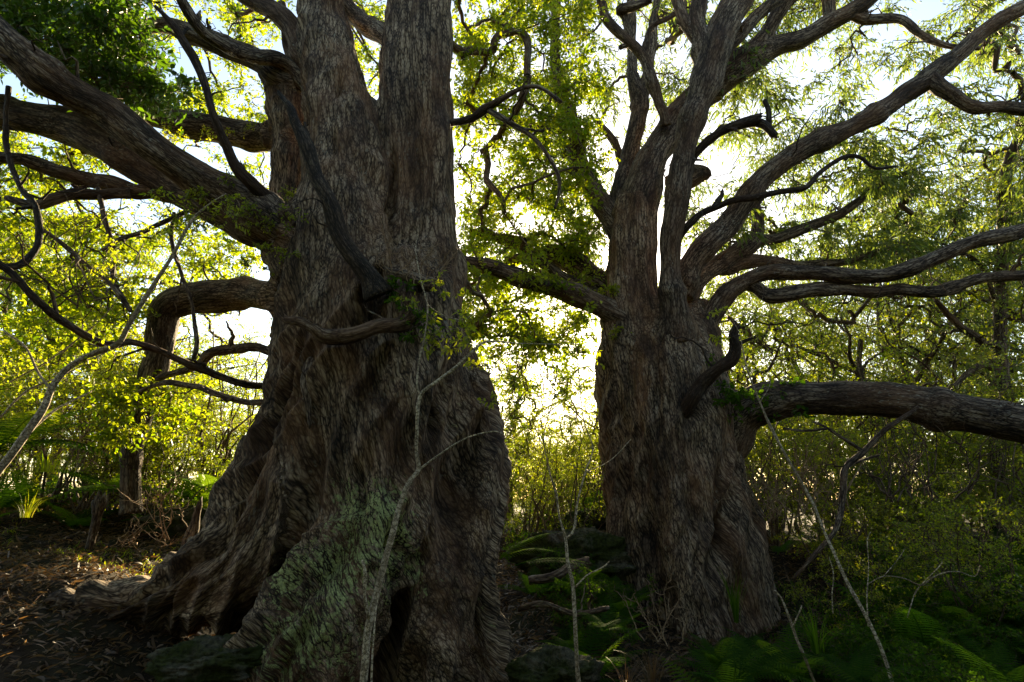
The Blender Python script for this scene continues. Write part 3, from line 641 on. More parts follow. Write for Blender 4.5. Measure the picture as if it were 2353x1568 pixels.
RR_([(1560,540,7.7,12),(1580,520,7.6,9),(1611,489,7.5,8),(1650,472,7.4,8),(1682,458,7.3,8),(1733,454,7.2,8),(1790,444,7.1,7),(1847,434,7.0,7),(1880,400,7.0,6),(1939,363,7.0,5),(1975,362,7.0,5),(2010,387,7.0,4),(2061,383,7.0,3)], mat=M_DARK)
RR_([(1640,478,7.45,8),(1652,460,7.4,8),(1660,447,7.4,6),(1658,435,7.4,5)], name='dead_branch', mat=M_DARK, broken=True)
RR_([(1580,375,7.6,15),(1605,345,7.5,11),(1635,318,7.4,11),(1667,296,7.3,11),(1708,285,7.2,12),(1745,276,7.1,12)], mat=M_DARK, broken=True)
RR_([(1735,280,7.15,11),(1760,290,7.1,10),(1782,312,7.1,10)], name='dead_branch', mat=M_DARK, broken=True)
RR_([(1765,292,7.15,8),(1766,262,7.1,7),(1756,232,7.1,6)], name='dead_branch', mat=M_DARK, broken=True)
RR_([(1600,900,8.5,40),(1622,800,8.45,26),(1630,750,8.4,24),(1657,688,8.35,24),(1693,652,8.3,22),(1759,628,8.2,19),(1835,630,8.1,18),(1898,628,8.0,17),(2000,634,7.9,18),(2076,617,7.8,18),(2153,592,7.7,17),(2230,566,7.6,17),(2306,546,7.5,18),(2380,520,7.4,16),(2500,480,7.3,13)])
RR_([(1715,650,8.35,18),(1745,662,8.3,16),(1796,678,8.2,16),(1898,668,8.1,15),(2000,672,8.0,14),(2051,668,8.0,14),(2153,666,7.9,14),(2255,643,7.8,13),(2352,632,7.7,13),(2480,640,7.6,11)])
RR_([(1570,700,8.9,30),(1600,650,9.0,24),(1640,612,9.1,21),(1690,580,9.2,20),(1733,553,9.2,18),(1746,515,9.2,16),(1735,478,9.2,13),(1740,430,9.2,8)])
RR_([(1640,618,9.2,20),(1700,600,9.3,18),(1760,600,9.4,15),(1850,610,9.5,12),(1950,600,9.5,9),(2050,570,9.5,7)])
RR_([(1740,550,9.3,12),(1800,545,9.4,14),(1870,520,9.4,13),(1950,480,9.4,10),(2010,430,9.4,8),(2080,400,9.4,6)])
RR_([(1470,770,8.3,34),(1430,738,8.15,29),(1376,706,8.05,27),(1325,680,8.0,24),(1274,660,7.9,21),(1223,642,7.8,19),(1170,628,7.7,18),(1125,614,7.6,17),(1064,598,7.5,16),(1000,590,7.4,14),(930,600,7.3,10)])
RR_([(1450,690,8.8,34),(1376,650,9.0,28),(1325,607,9.2,27),(1274,583,9.3,25),(1220,590,9.4,18),(1160,600,9.5,12)])
RR_([(1400,690,8.7,18),(1340,660,8.8,14),(1290,635,8.8,14),(1240,600,8.8,14),(1190,565,8.8,12),(1140,545,8.8,10),(1080,530,8.8,8)])
RR_([(1600,1060,8.5,60),(1655,1010,8.3,66),(1697,960,8.15,54),(1735,934,8.05,49),(1790,918,7.95,46),(1855,912,7.85,44),(1959,912,7.7,42),(2063,918,7.5,42),(2167,938,7.3,44),(2271,962,7.1,46),(2353,980,6.9,48),(2480,1010,6.7,48),(2640,1040,6.5,44)], lump=0.07)
RR_([(1560,960,7.75,22),(1590,925,7.5,19),(1620,882,7.4,17),(1650,852,7.3,15),(1678,832,7.25,16),(1688,800,7.2,13),(1684,772,7.15,11),(1694,745,7.1,8)], name='dead_branch', mat=M_DARK, broken=True)
RR_([(1684,800,7.2,8),(1715,782,7.1,4),(1750,768,7.1,3)], name='dead_branch', mat=M_DARK, broken=True)
RR_([(1540,420,8.8,20),(1570,410,8.9,24),(1600,403,9.0,24),(1622,405,9.0,18),(1632,409,9.0,7)])
rr_ = np.random.default_rng(21)
tg = scatter([(1450,-100,1760,560,10,13,60),(1560,-150,2000,330,8,11.5,130),(1700,330,2120,620,8.5,12,90),(2000,-120,2400,160,8,11,60),(2120,160,2400,330,8,10,24),(1950,400,2400,620,9,12,70),(1360,-120,1600,300,9.5,12,46),
              (1180,150,1420,420,9,12,40),(1060,420,1400,640,9,12.5,46),(1560,420,1800,700,10,13,30),(1300,-450,2700,-120,7,12,130),(2300,330,2500,600,8,10,20),(1900,240,2120,420,8.5,11,16)], rr_)
foliage('crown', TR, np.vstack(NODES), tg, rr_, rc=0.46, per=14, nleaf=10, LL=0.105, LW=0.028, style='narrow', mats=[M_TWIG, M_GUM], r0=0.0085, wig=0.30, K=9)

# ================================================================ copies
def kids(o): return [c for c in SC.objects if c.parent == o]
def copy_tree(root, loc, rz, sc=1.0, label=None, group=None, tilt=(0, 0), ch=None):
    c = root.copy(); SC.collection.objects.link(c); c.location = loc; c.rotation_euler = (tilt[0], tilt[1], rz)
    c.scale = (sc, sc, sc) if np.isscalar(sc) else sc
    if label: c['label'] = label
    if group: c['group'] = group
    for k in (ch if ch is not None else kids(root)):
        d = k.copy(); SC.collection.objects.link(d); d.parent = c
    return c
def at_px(x, Y, dz=0.0):
    X = float(P(x, 1134, Y)[0][0]); return (X, Y, float(ground_z([X], [Y])[0]) + dz)

# ================================================================ background trees
def bg_tree(seed, h, rad, low, per, nleaf, LL, LW, style, mats, ntg, lean=0.0, r0=0.011, trunk_r=0.16, loc=(0, 0, 0)):
    rng = np.random.default_rng(seed)
    t = thing('background_tree', 'x', 'tree', loc)
    o = np.array(loc); k = 7; z = np.linspace(-0.6, h * 0.62, k)
    wob = np.cumsum(rng.normal(size=(k, 2)) * 0.22, 0); wob -= wob[0]
    tp = np.stack([wob[:, 0] + lean * z, wob[:, 1], z, trunk_r * (1 - 0.62 * np.linspace(0, 1, k))], 1); tp[0, 3] *= 1.35; tp[:, :3] += o
    NODES.clear(); limb_mesh('trunk', tp, t, M_LIMB, world=True, step=0.18, facets=14, relief=0.6)
    for q in range(4):      # main forks
        f = rng.uniform(0.35, 0.9); b = tp[int(f * (k - 1))]; an = rng.uniform(0, 6.28) ; L = rad * rng.uniform(0.6, 0.95); m = 6
        tt = np.linspace(0, 1, m); c = np.cumsum(rng.normal(size=(m, 3)) * 0.16, 0); c -= c[0]
        pp = np.stack([b[0] + np.cos(an) * L * tt, b[1] + np.sin(an) * L * tt, b[2] + h * 0.28 * tt ** 0.8], 1) + c
        limb_mesh('limb', np.hstack([pp, (b[3] * 0.75 * (1 - 0.75 * tt))[:, None]]), t, M_LIMB, world=True, step=0.18, facets=10, relief=0.4)
    u = rng.normal(size=(ntg, 3)); u = unit(u) * (rng.uniform(0.25, 1, (ntg, 1)) ** 0.5)
    tg = o + np.array([0, 0, (h + low) / 2]) + u * np.array([rad, rad, (h - low) / 2])
    foliage('crown', t, np.vstack(NODES), tg, rng, rc=rad * 0.17, per=per, nleaf=nleaf, LL=LL, LW=LW, style=style, mats=mats, r0=r0, wig=0.24, simple=True, bsides=4, K=8)
    return t
BT = [bg_tree(101, 9.0, 3.4, 1.6, 9, 9, 0.085, 0.046, 'round', [M_TWIG, M_LEAF], 120),
      bg_tree(102, 7.5, 3.0, 1.0, 9, 9, 0.075, 0.040, 'round', [M_TWIG, M_LEAF], 110),
      bg_tree(103, 10.5, 3.8, 2.4, 9, 9, 0.14, 0.030, 'narrow', [M_TWIG, M_GUM], 130),
      bg_tree(104, 6.0, 2.6, 0.4, 9, 9, 0.07, 0.040, 'round', [M_TWIG, M_LEAF], 100, trunk_r=0.09)]
BTK = [kids(b) for b in BT]
BGL = {0: 'rounded broadleaf tree with twisting branches in the backlit wood behind the two giants',
       1: 'low spreading broadleaf tree in the backlit wood behind the two giants',
       2: 'tall tree with narrow drooping leaves standing behind the low arching limb',
       3: 'small bushy tree with leaves down to the ground in the backlit wood behind'}
BGG = {0: 'rounded broadleaf trees of the wood behind', 1: 'low broadleaf trees of the wood behind', 2: 'tall narrow-leaved trees of the wood behind', 3: 'small bushy trees of the wood behind'}
spots = [  # px, Y, kind, scale
 (-330,11,0,1.0),(-120,13.5,1,1.1),(60,11.5,3,1.0),(130,16,0,1.1),(260,13,3,1.0),(330,18,1,1.25),(450,14,3,.6),(520,20,0,.75),(-60,19,0,1.2),(700,22,1,.7),(-500,16,2,1.1),
 (820,26,3,.9),(980,28,1,.9),(1100,23,0,.7),(1130,16,3,.85),(1180,16,3,1.0),(1270,14.5,3,.75),(1420,14,3,.8),(1090,14,3,.8),(1390,26,0,.65),(1560,20,0,1.1),(1680,22,0,1.2),(1780,17,3,1.2),(1900,22,0,1.2),(2060,22,0,1.2),(1620,15,3,1.1),(2440,18,0,1.2),(1215,27,1,.7),(1340,30,3,.9),(1400,21,3,.7),(1290,19,3,.55),(1480,24,1,.8),
 (1640,18,3,1.0),(1700,14.5,1,.95),(1800,20,0,1.15),(1860,14,3,1.05),(1950,17,2,.95),(2050,13.5,1,1.0),(2120,20,2,1.15),(2200,15,2,1.05),(2330,13,3,1.15),(2350,18,2,1.2),(2480,14,2,1.1),(2600,11,0,1.0),(2000,25,2,1.2),(2250,26,0,1.4),(2700,18,2,1.2),
]
used = set(); named = []; rb = np.random.default_rng(5)
for (px, Y, k, s) in spots:
    loc = at_px(px, Y, -0.15); rz = rb.uniform(0, 6.28)
    if k not in used:
        o = BT[k]; o.location = loc; o.rotation_euler.z = rz; o.scale = (s, s, s); used.add(k)
    else: o = copy_tree(BT[k], loc, rz, s, ch=BTK[k])
    named.append((o, px, k, BGG[k]))

ORD = 'first second third fourth fifth sixth seventh eighth ninth tenth eleventh twelfth thirteenth fourteenth fifteenth sixteenth seventeenth eighteenth nineteenth twentieth'.split()
def ordinal(i): return ORD[i] if i < 20 else ('twenty-' if i < 29 else 'thirty-' if i > 29 else '') + ('thirtieth' if i == 29 else ORD[(i + 1) % 10 - 1])
def name_in_order(named, phrase):
    for k in sorted({n[2] for n in named}, key=str):
        g = sorted([n for n in named if n[2] == k], key=lambda n: n[1])
        for i, (o, px, k_, grp) in enumerate(g): o['label'] = phrase[k].replace('#', ordinal(i)); o['group'] = grp
name_in_order(named, {0: '# from the left of the rounded broadleaf trees behind the giants', 1: '# from the left of the low spreading broadleaf trees behind',
    2: '# from the left of the tall trees with narrow drooping leaves behind', 3: '# from the left of the small bushy trees in the wood behind'})

# slender tree at the far right, traced
NODES.clear()
ST = thing('slender_tree', 'slender crooked grey tree rising past the end of the low arching limb', 'tree', at_px(2300, 11.0))
limb_mesh('trunk', [(2290,1250,11,20),(2296,1050,11,16),(2303,900,11,15),(2300,760,11,14),(2304,600,10.8,14),(2306,500,10.6,14),(2311,433,10.4,13),(2321,357,10.2,12),(2350,292,10,11),(2400,210,9.8,9)], ST, M_LIMB, relief=.6)
limb_mesh('limb', [(2303,800,11,9),(2270,790,10.8,9),(2230,765,10.6,9),(2190,735,10.5,8),(2150,690,10.4,6)], ST, M_LIMB, relief=.5)
limb_mesh('limb', [(2303,850,11,8),(2260,840,10.7,8),(2220,860,10.5,7),(2190,890,10.4,5)], ST, M_LIMB, relief=.5)
tg = scatter([(2130,250,2420,720,9.8,12.5,60),(2180,780,2450,920,10,12,14)], rb)
foliage('crown', ST, np.vstack(NODES), tg, rb, rc=.5, per=10, nleaf=9, LL=.08, LW=.03, mats=[M_TWIG, M_GUM], r0=.007, wig=.2)

# ================================================================ understory shrubs
def shrub(seed, h, rad, nst, ntg, per, nleaf, LL, LW, mat, name='leafy_shrub', rc=0.2, zlow=0.15, twig=None):
    rng = np.random.default_rng(seed); t = thing(name, 'x', 'shrub', (0, 0, 0))
    nodes = []
    P0 = []
    for i in range(nst):
        an = rng.uniform(0, 6.28); L = h * rng.uniform(0.6, 1.0); sp = rad * rng.uniform(0.2, 0.8); tt = np.linspace(0, 1, 8)
        wv = np.cumsum(rng.normal(size=(8, 3)) * 0.03 * h, 0); wv -= wv[0]
        P0.append(np.stack([np.cos(an) * sp * tt ** 1.3, np.sin(an) * sp * tt ** 1.3, L * tt - 0.1], 1) + wv)
    P0 = np.array(P0); rad_ = (0.009 * h * (1 - 0.75 * np.linspace(0, 1, 8)))[None] * np.ones((nst, 1))
    V, Q, bk = batch_tubes(P0, rad_, 5)
    mk('stems', V, Q, None, [twig or M_TWIG], t, attrs={'bk': bk, 'lich': np.zeros(len(V))})
    if ntg:
        u = unit(rng.normal(size=(ntg, 3))) * rng.uniform(0.3, 1, (ntg, 1)) ** 0.5
        tg = np.array([0, 0, h * (0.5 + zlow * .5)]) + u * np.array([rad, rad, h * (0.5 - zlow * .4)])
        nd = np.concatenate([P0.reshape(-1, 3), np.repeat(rad_.reshape(-1, 1), 1, 1)], 1)
        foliage('foliage', t, nd, tg, rng, rc=rc, per=per, nleaf=nleaf, LL=LL, LW=LW, mats=[twig or M_TWIG, mat], r0=0.0028, wig=0.2, simple=True, bsides=3, K=6)
    return t
SH = [shrub(201, 2.6, 1.3, 7, 72, 10, 9, 0.045, 0.024, M_LEAF, rc=.28),
      shrub(202, 1.7, 1.0, 8, 46, 9, 9, 0.040, 0.022, M_LEAF, rc=.24),
      shrub(203, 0.9, 0.7, 8, 34, 8, 8, 0.050, 0.028, M_FERN, rc=.17, zlow=0.0),
      shrub(204, 3.0, 1.2, 6, 46, 9, 9, 0.048, 0.026, M_LEAF, rc=.32, zlow=.12)]
SHK = [kids(s) for s in SH]
SHL = {0: 'tall small-leaved shrub in the yellow-green thicket behind the giants', 1: 'rounded small-leaved shrub in the thicket at the edge of the bank',
       2: 'low dark leafy bush in the shaded undergrowth', 3: 'open few-stemmed shrub with sparse leaves in the thicket'}
SHG = {0: 'tall shrubs of the thicket', 1: 'rounded shrubs of the thicket', 2: 'low bushes of the undergrowth', 3: 'open shrubs of the thicket'}
ss = []
rs_ = np.random.default_rng(77)
def ring(x0, x1, Y0, Y1, kinds, n, s0=.8, s1=1.2):
    for i in range(n): ss.append((rs_.uniform(x0, x1), rs_.uniform(Y0, Y1), int(rs_.choice(kinds)), rs_.uniform(s0, s1)))
ring(-200, 330, 8.6, 12, [0, 1, 3], 18); ring(330, 620, 8.6, 12, [3, 1], 7); ring(-100, 600, 12, 16, [0, 3], 12)
ring(1060, 1440, 11.5, 15, [3, 1, 3], 12, .6, .9); ring(1100, 1420, 16, 24, [0, 3], 9)
ring(1700, 2500, 9.5, 13, [0, 1, 3], 26); ring(1700, 2500, 13, 17, [0, 3], 14)
ring(1830, 2600, 6, 9, [2, 2, 1], 26, .6, 1.0); ring(1850, 2600, 4.0, 6, [2], 16, .4, .7); ring(1190, 1420, 8.4, 10.5, [2, 2, 3], 14, .5, .8); ring(1200, 1420, 6, 8, [2], 6, .4, .6)
used = set(); named = []
ss = [v for v in ss if not (v[1] < 12.5 and -5.4 + .11 * (v[1] - 6) < (v[0] - 1176) / 1307 * v[1] < -2.4)]     # the hollow the sun reaches
for (px, Y, k, s) in ss:
    loc = at_px(px, Y, -0.05); rz = rb.uniform(0, 6.28)
    if k not in used:
        o = SH[k]; o.location = loc; o.rotation_euler.z = rz; o.scale = (s, s, s); used.add(k)
    else: o = copy_tree(SH[k], loc, rz, s, ch=SHK[k])
    zone = 'left' if px < 700 else 'gap' if px < 1500 else 'right'; row = 'back' if Y > 12 else 'front'
    named.append((o, px, (k, zone, row), SHG[k]))
ZN = {'left': 'left of both giants', 'gap': 'between the giants', 'right': 'right of both giants'}
KN = {0: 'tall small-leaved shrubs', 1: 'rounded small-leaved shrubs', 2: 'low dark leafy bushes', 3: 'open few-stemmed shrubs'}
name_in_order(named, {(k, z, r): '# of the ' + KN[k] + ' from the left, ' + ('farther back ' if r == 'back' else 'nearer ') + ZN[z] for k in KN for z in ZN for r in ('back', 'front')})

# ================================================================ ferns
def frond(L, rng, arch=0.55, npin=26, wid=0.26, mat=None, parent=None, az=0.0, up=1.0, origin=(0, 0, 0)):
    """a pinnate frond as one mesh: arching rachis, tapering toothed pinnae on both sides"""
    K = 16; t = np.linspace(0, 1, K); el0 = up; el = el0 - t * (arch * 2.4)
    st = L / (K - 1); p = np.zeros((K, 3))
    for i in range(1, K):
        p[i] = p[i - 1] + st * np.array([math.cos(el[i]), 0, math.sin(el[i])])
    p[:, 1] += 0.06 * L * np.sin(t * 2 + rng.uniform(0, 3))
    c, s = math.cos(az), math.sin(az); Rm = np.array([[c, -s, 0], [s, c, 0], [0, 0, 1]]); p = p @ Rm.T + np.array(origin)
    rv_, rq, rb_ = batch_tubes(p[None], (0.006 * L * (1 - 0.8 * t))[None], 4)
    sd_ = Rm @ np.array([0, 1, 0.0]); Vs = [rv_]; Qs = [rq]; n = len(rv_)
    tp = np.linspace(0.14, 0.995, npin); x = tp * (K - 1); i0 = np.minimum(x.astype(int), K - 2); fr = (x - i0)[:, None]
    pos = p[i0] * (1 - fr) + p[i0 + 1] * fr; tan = unit(p[i0 + 1] - p[i0])
    prof = wid * L * np.sin(np.clip(tp * 1.05 + 0.08, 0, 1) ** 0.75 * math.pi) ** 0.7 + 0.01 * L
    sub = 7; tt = np.linspace(0, 1, sub); spacing = L * 0.86 / npin
    for sg in (-1, 1):
        d = unit(sd_ * sg + tan * 0.38); nn = unit(np.cross(tan, d)) * sg
        ln = prof[:, None, None]; cen = pos[:, None] + d[:, None] * ln * tt[None, :, None] - np.array([0, 0, 1.0]) * (ln * 0.22 * (tt ** 2)[None, :, None])
        hw = spacing * 0.46 * (1 - 0.8 * tt ** 1.5); hw = hw * np.where(np.arange(sub) % 2 == 0, 1.0, 0.62)
        a = cen + tan[:, None] * hw[None, :, None]; b = cen - tan[:, None] * hw[None, :, None]
        vv = np.stack([a, b], 2).reshape(-1, 3); base = np.arange(npin)[:, None] * sub * 2 + np.arange(sub - 1)[None] * 2
        Qs.append(np.stack([base, base + 1, base + 3, base + 2], -1).reshape(-1, 4) + n); Vs.append(vv); n += len(vv)
    V = np.vstack(Vs); Q = np.vstack(Qs)
    return mk('frond', V, Q, None, [mat or M_FERN], parent, attrs={'rv': np.full(len(V), rng.uniform(0, 1)), 'bk': np.zeros_like(V)})
def fern(seed, n, L, label='x', arch=0.5, wid=0.2, mat=None, up=(0.7, 1.3), azr=(0, 6.28), loc=(0, 0, 0)):
    rng = np.random.default_rng(seed); t = thing('fern', label, 'fern', (0, 0, 0))
    for i in range(n):
        az = azr[0] + (azr[1] - azr[0]) * (i + rng.uniform(0, .7)) / n
        frond(L * rng.uniform(.75, 1.1), rng, arch * rng.uniform(.7, 1.2), 24, wid, mat, t, az, rng.uniform(*up))
    t.location = loc; return t
FP = [fern(301, 10, 0.75), fern(302, 8, 1.0, arch=.42), fern(303, 7, 0.55, arch=.6)]
FK = [kids(f) for f in FP]
fl = []
def fring(x0, x1, Y0, Y1, n, s0=.8, s1=1.2):
    for i in range(n): fl.append((rs_.uniform(x0, x1), rs_.uniform(Y0, Y1), int(rs_.integers(0, 3)), rs_.uniform(s0, s1), 0))
fring(1850, 2550, 4.0, 9.5, 46); fring(1200, 1420, 5.2, 8.5, 12, .6, .9); fring(60, 560, 8.2, 10.5, 16, .9, 1.3); fring(1450, 1900, 4.4, 6.2, 10, .6, .9); fring(-150, 60, 7.5, 10, 6, 1, 1.4)
used = set(); named = []
fl = [v for v in fl if not (v[1] < 9.3 and -5.2 < (v[0] - 1176) / 1307 * v[1] < -2.4)]
for (px, Y, k, s, z) in fl:
    loc = at_px(px, Y, 0.0); rz = rb.uniform(0, 6.28)
    if k not in used:
        o = FP[k]; o.location = loc; o.rotation_euler.z = rz; o.scale = (s, s, s); used.add(k)
    else: o = copy_tree(FP[k], loc, rz, s, ch=FK[k])
    z_ = ('undergrowth', 'front' if Y < 6.5 else 'back') if px > 1850 else ('foot', 0) if px > 1430 else ('gully', 0) if px > 1000 else ('bank', 0)
    named.append((o, px, z_, {'undergrowth': 'ferns of the dark undergrowth', 'foot': 'ferns at the foot of the spreading tree', 'gully': 'ferns in the gully', 'bank': 'ferns on the left bank'}[z_[0]]))
name_in_order(named, {('undergrowth', 'front'): '# from the left of the nearer dark ferns below the low arching limb', ('undergrowth', 'back'): '# from the left of the farther dark ferns below the low arching limb',
    ('foot', 0): '# from the left of the small dark ferns in front of the spreading tree', ('gully', 0): '# from the left of the shaded ferns in the gully between the giants', ('bank', 0): '# from the left of the ferns on the left bank'})
def solo_fern(px, py, Y, seed, n, L, label, **k):
    p, _ = P(px, py, Y); return fern(seed, n, L, label, loc=tuple(p), **k)
solo_fern(1150, 1285, 5.9, 401, 3, 0.62, 'bright green fern frond arching out from beside the nearer trunk', azr=(-.3, .5), up=(.5, .95), arch=.45, wid=.24)
solo_fern(1185, 1300, 5.6, 402, 2, 0.75, 'long pale fern frond bending right over the gully', azr=(-.1, .3), up=(.25, .5), arch=.35, wid=.17)
solo_fern(1790, 1275, 7.0, 403, 4, 0.42, 'small yellow sunlit fern beside the spreading trunk', azr=(-.2, 1.6), up=(.6, 1.2))
solo_fern(1700, 1560, 4.3, 404, 7, 0.62, 'green fern in front of the spreading trunk with fronds fanned right', azr=(-.9, 1.4), up=(.4, 1.1), wid=.16)
solo_fern(1990, 1580, 4.0, 405, 6, 0.55, 'grey-green fern low in the right foreground', azr=(-.6, 2.6), up=(.4, 1.0), wid=.16)
solo_fern(1390, 1450, 5.4, 406, 5, 0.5, 'small pale fern left of the spreading trunk base', azr=(-.6, 2.6), up=(.4, .9), wid=.17)
solo_fern(-20, 1040, 6.2, 407, 8, 1.3, 'large dark fern at the left edge above the bank', azr=(-1, 2.2), up=(.5, 1.2), wid=.2)
solo_fern(260, 1130, 8.0, 408, 8, 1.1, 'broad fern spreading flat above the lit hollow', azr=(0, 6.28), up=(.3, .7), wid=.22, arch=.35)
solo_fern(480, 1130, 8.2, 409, 7, 0.95, 'dark fern tucked against the left side of the nearer trunk', azr=(0, 6.28), up=(.4, .9), wid=.22, arch=.35)

# ================================================================ saplings and loose stems
def stem(name, label, cat, main, branches=(), mat=None, leaves=None, rng=None, broken=False, brname='branch', group=None, **kw):
    NODES.clear(); p, _ = P(*main[0][:3])
    t = thing(name, label, cat, tuple(float(v) for v in p), group)
    th = 0.62 if (mat is None) else 1.0
    main = [(a, b, c, d * th) for (a, b, c, d) in main]; branches = [[(a, b, c, d * th) for (a, b, c, d) in b_] for b_ in branches]
    limb_mesh('stem', main, t, mat or M_PALE, relief=.15, lump=.06, broken=broken, step=0.03)
    for b in branches: limb_mesh(brname, b, t, mat or M_PALE, relief=.15, lump=.06, step=0.03)
    if leaves is not None:
        tg = scatter(leaves, rng); foliage('leaves', t, np.vstack(NODES), tg, rng, mats=[M_TWIG, kw.pop('lm', M_LIME)], r0=.0018, wig=.15, bsides=4, **kw)
    return t
r5 = np.random.default_rng(505)
stem('sapling', 'thin pale mottled sapling leaning up across the front of the nearer trunk', 'sapling',
 [(830,1640,3.8,17),(835,1568,3.8,16),(846,1450,3.85,15),(863,1365,3.9,14),(890,1270,3.95,13),(915,1180,4.0,11),(940,1110,4.05,10),(960,1082,4.1,9),(956,1040,4.1,7),(958,990,4.1,7),(966,912,4.1,7),(1000,880,4.1,7),(1050,842,4.15,6),(1090,805,4.15,5),(1120,786,4.2,4),(1200,790,4.2,2),(1330,792,4.3,1.5)],
 [[(962,1080,4.1,5),(1000,1052,4.1,4),(1060,1012,4.1,3.5),(1100,998,4.1,3),(1140,992,4.1,2.5),(1160,1002,4.1,1.5)],
  [(966,912,4.1,4),(958,880,4.1,4),(965,820,4.15,3.5),(978,760,4.15,3),(982,700,4.2,3),(966,640,4.2,3),(955,575,4.25,2),(960,540,4.3,1)],
  [(848,1420,3.85,9),(838,1370,3.82,6),(840,1320,3.8,5),(832,1288,3.8,3)],
  [(852,1640,3.75,4),(855,1520,3.78,3.5),(862,1420,3.82,3),(868,1370,3.88,2)],
  [(982,700,4.2,2.5),(1010,720,4.2,2),(1060,735,4.2,1.5),(1090,720,4.2,1)]],
 leaves=[(930,640,1090,800,4.1,4.45,16),(1090,790,1200,960,4.1,4.4,6)], rng=r5, rc=.10, per=5, nleaf=6, LL=.045, LW=.02)
stem('sapling', 'pale grey curved sapling rising from the left edge over the bank', 'sapling',
 [(-40,1130,4.6,17),(0,1080,4.6,16),(50,1012,4.6,15),(95,945,4.6,14),(118,895,4.6,13),(155,850,4.6,12),(210,815,4.6,11),(270,790,4.6,10),(300,742,4.6,9),(345,665,4.6,8),(400,580,4.6,6),(440,508,4.6,5),(480,470,4.6,3),(520,445,4.6,2)],
 [[(118,895,4.6,6),(90,860,4.7,5),(60,800,4.8,4),(10,760,4.9,3)],[(60,1000,4.6,5),(130,940,4.8,4),(210,900,5.0,3)],
  [(20,880,5.0,3),(110,830,5.0,3),(190,770,5.0,3),(260,700,5.0,2),(330,560,5.0,2)],
  [(0,960,4.8,4),(60,900,4.8,4),(150,860,4.8,3),(260,800,4.8,3)]],
 leaves=[(-50,560,330,900,4.4,5.6,26),(300,420,560,560,4.4,5,8)], rng=r5, rc=.2, per=7, nleaf=8, LL=.04, LW=.02, lm=M_LEAF)
stem('sapling', 'thin pale sapling with a forked top standing in the gully between the giants', 'sapling',
 [(1335,1640,4.6,9),(1330,1568,4.6,9),(1322,1480,4.6,8),(1321,1400,4.6,8),(1317,1345,4.6,7),(1305,1290,4.6,7),(1299,1238,4.6,6),(1285,1190,4.6,4),(1278,1130,4.6,3.5),(1262,1080,4.6,3),(1250,1000,4.6,2),(1275,900,4.6,2),(1268,820,4.6,1.5)],
 [[(1299,1240,4.6,5),(1318,1218,4.6,5),(1328,1150,4.6,4),(1345,1085,4.6,3.5),(1362,1030,4.6,3),(1340,960,4.6,2),(1330,860,4.6,2),(1318,740,4.6,1.5)],
  [(1321,1350,4.6,4),(1350,1322,4.6,3),(1385,1304,4.6,3),(1400,1290,4.6,2)],[(1345,1085,4.6,2),(1400,1060,4.6,1.5),(1450,1010,4.6,1)]])
stem('sapling', 'long straight pale sapling leaning left beneath the low arching limb', 'sapling',
 [(2060,1600,4.5,7),(2021,1481,4.55,7),(1985,1408,4.6,6.5),(1943,1330,4.7,6),(1907,1252,4.8,6),(1871,1164,4.9,5.5),(1834,1096,5.0,5),(1782,1003,5.1,5),(1746,925,5.2,4),(1715,841,5.3,3),(1700,770,5.4,2),(1680,730,5.4,1.5)],
 [[(1746,925,5.2,2),(1770,880,5.2,1.5),(1760,830,5.2,1)]], leaves=[(1640,700,1760,800,5.3,5.6,7)], rng=r5, rc=.12, per=5, nleaf=6, LL=.05, LW=.025)
stem('broken_stick', 'grey broken stick leaning in front of the spreading trunk base', 'stick',
 [(1890,1620,4.3,6),(1871,1568,4.3,6),(1850,1510,4.3,6),(1829,1465,4.35,5.5),(1808,1408,4.4,5),(1795,1375,4.4,4.5),(1780,1356,4.4,4)],
 [[(1822,1440,4.35,3),(1838,1405,4.3,3),(1842,1392,4.3,2)]], broken=True)
stem('bare_vine', 'dark crooked bare stem hanging below the low arching limb', 'vine',
 [(2110,935,6.9,4),(2089,951,6.9,5),(2032,987,6.9,6),(1985,1039,6.9,7),(1943,1075,6.9,8),(1938,1127,6.8,8),(1930,1190,6.7,7),(1902,1242,6.6,6),(1855,1294,6.5,5),(1820,1330,6.5,4)],
 [[(1943,1075,6.9,5),(1975,1060,7.0,4),(2020,1045,7.1,3)],[(1985,1039,6.9,5),(1950,1015,7,4),(1900,985,7.1,3),(1870,970,7.1,3)],[(1800,985,7.1,3),(1850,990,7.1,3),(1900,985,7.1,3)]], mat=M_LIMB)
stem('dead_twig', 'pale bare forked twig over the dark ferns on the right', 'twig',
 [(1990,1345,4.9,1.5),(2030,1325,4.9,2),(2080,1330,4.9,2),(2115,1346,4.9,3),(2140,1330,4.9,2.5),(2167,1317,4.9,2.5),(2203,1314,4.9,2),(2240,1325,4.9,1.5),(2252,1300,4.9,1)],
 [[(2115,1346,4.9,2),(2100,1370,4.9,2),(2085,1420,4.9,1.5)],[(2115,1346,4.9,1.5),(2160,1300,4.9,1.2),(2165,1290,4.9,1)],[(2030,1325,4.9,1.5),(2060,1290,4.9,1.2),(2080,1260,4.9,1)]])
stem('dead_twig', 'upright thin bare stalk rising from the dark ferns on the right', 'twig',
 [(1995,1440,4.9,2.5),(1992,1380,4.9,2.5),(1996,1300,4.9,2),(1993,1240,4.9,2),(2001,1222,4.9,1.5)])
stem('dead_twig', 'thin brown stalk left of the leaning sapling below the arching limb', 'twig',
 [(1914,1410,5.2,2.5),(1912,1370,5.2,2.5),(1915,1320,5.2,2),(1905,1280,5.2,1.5)])
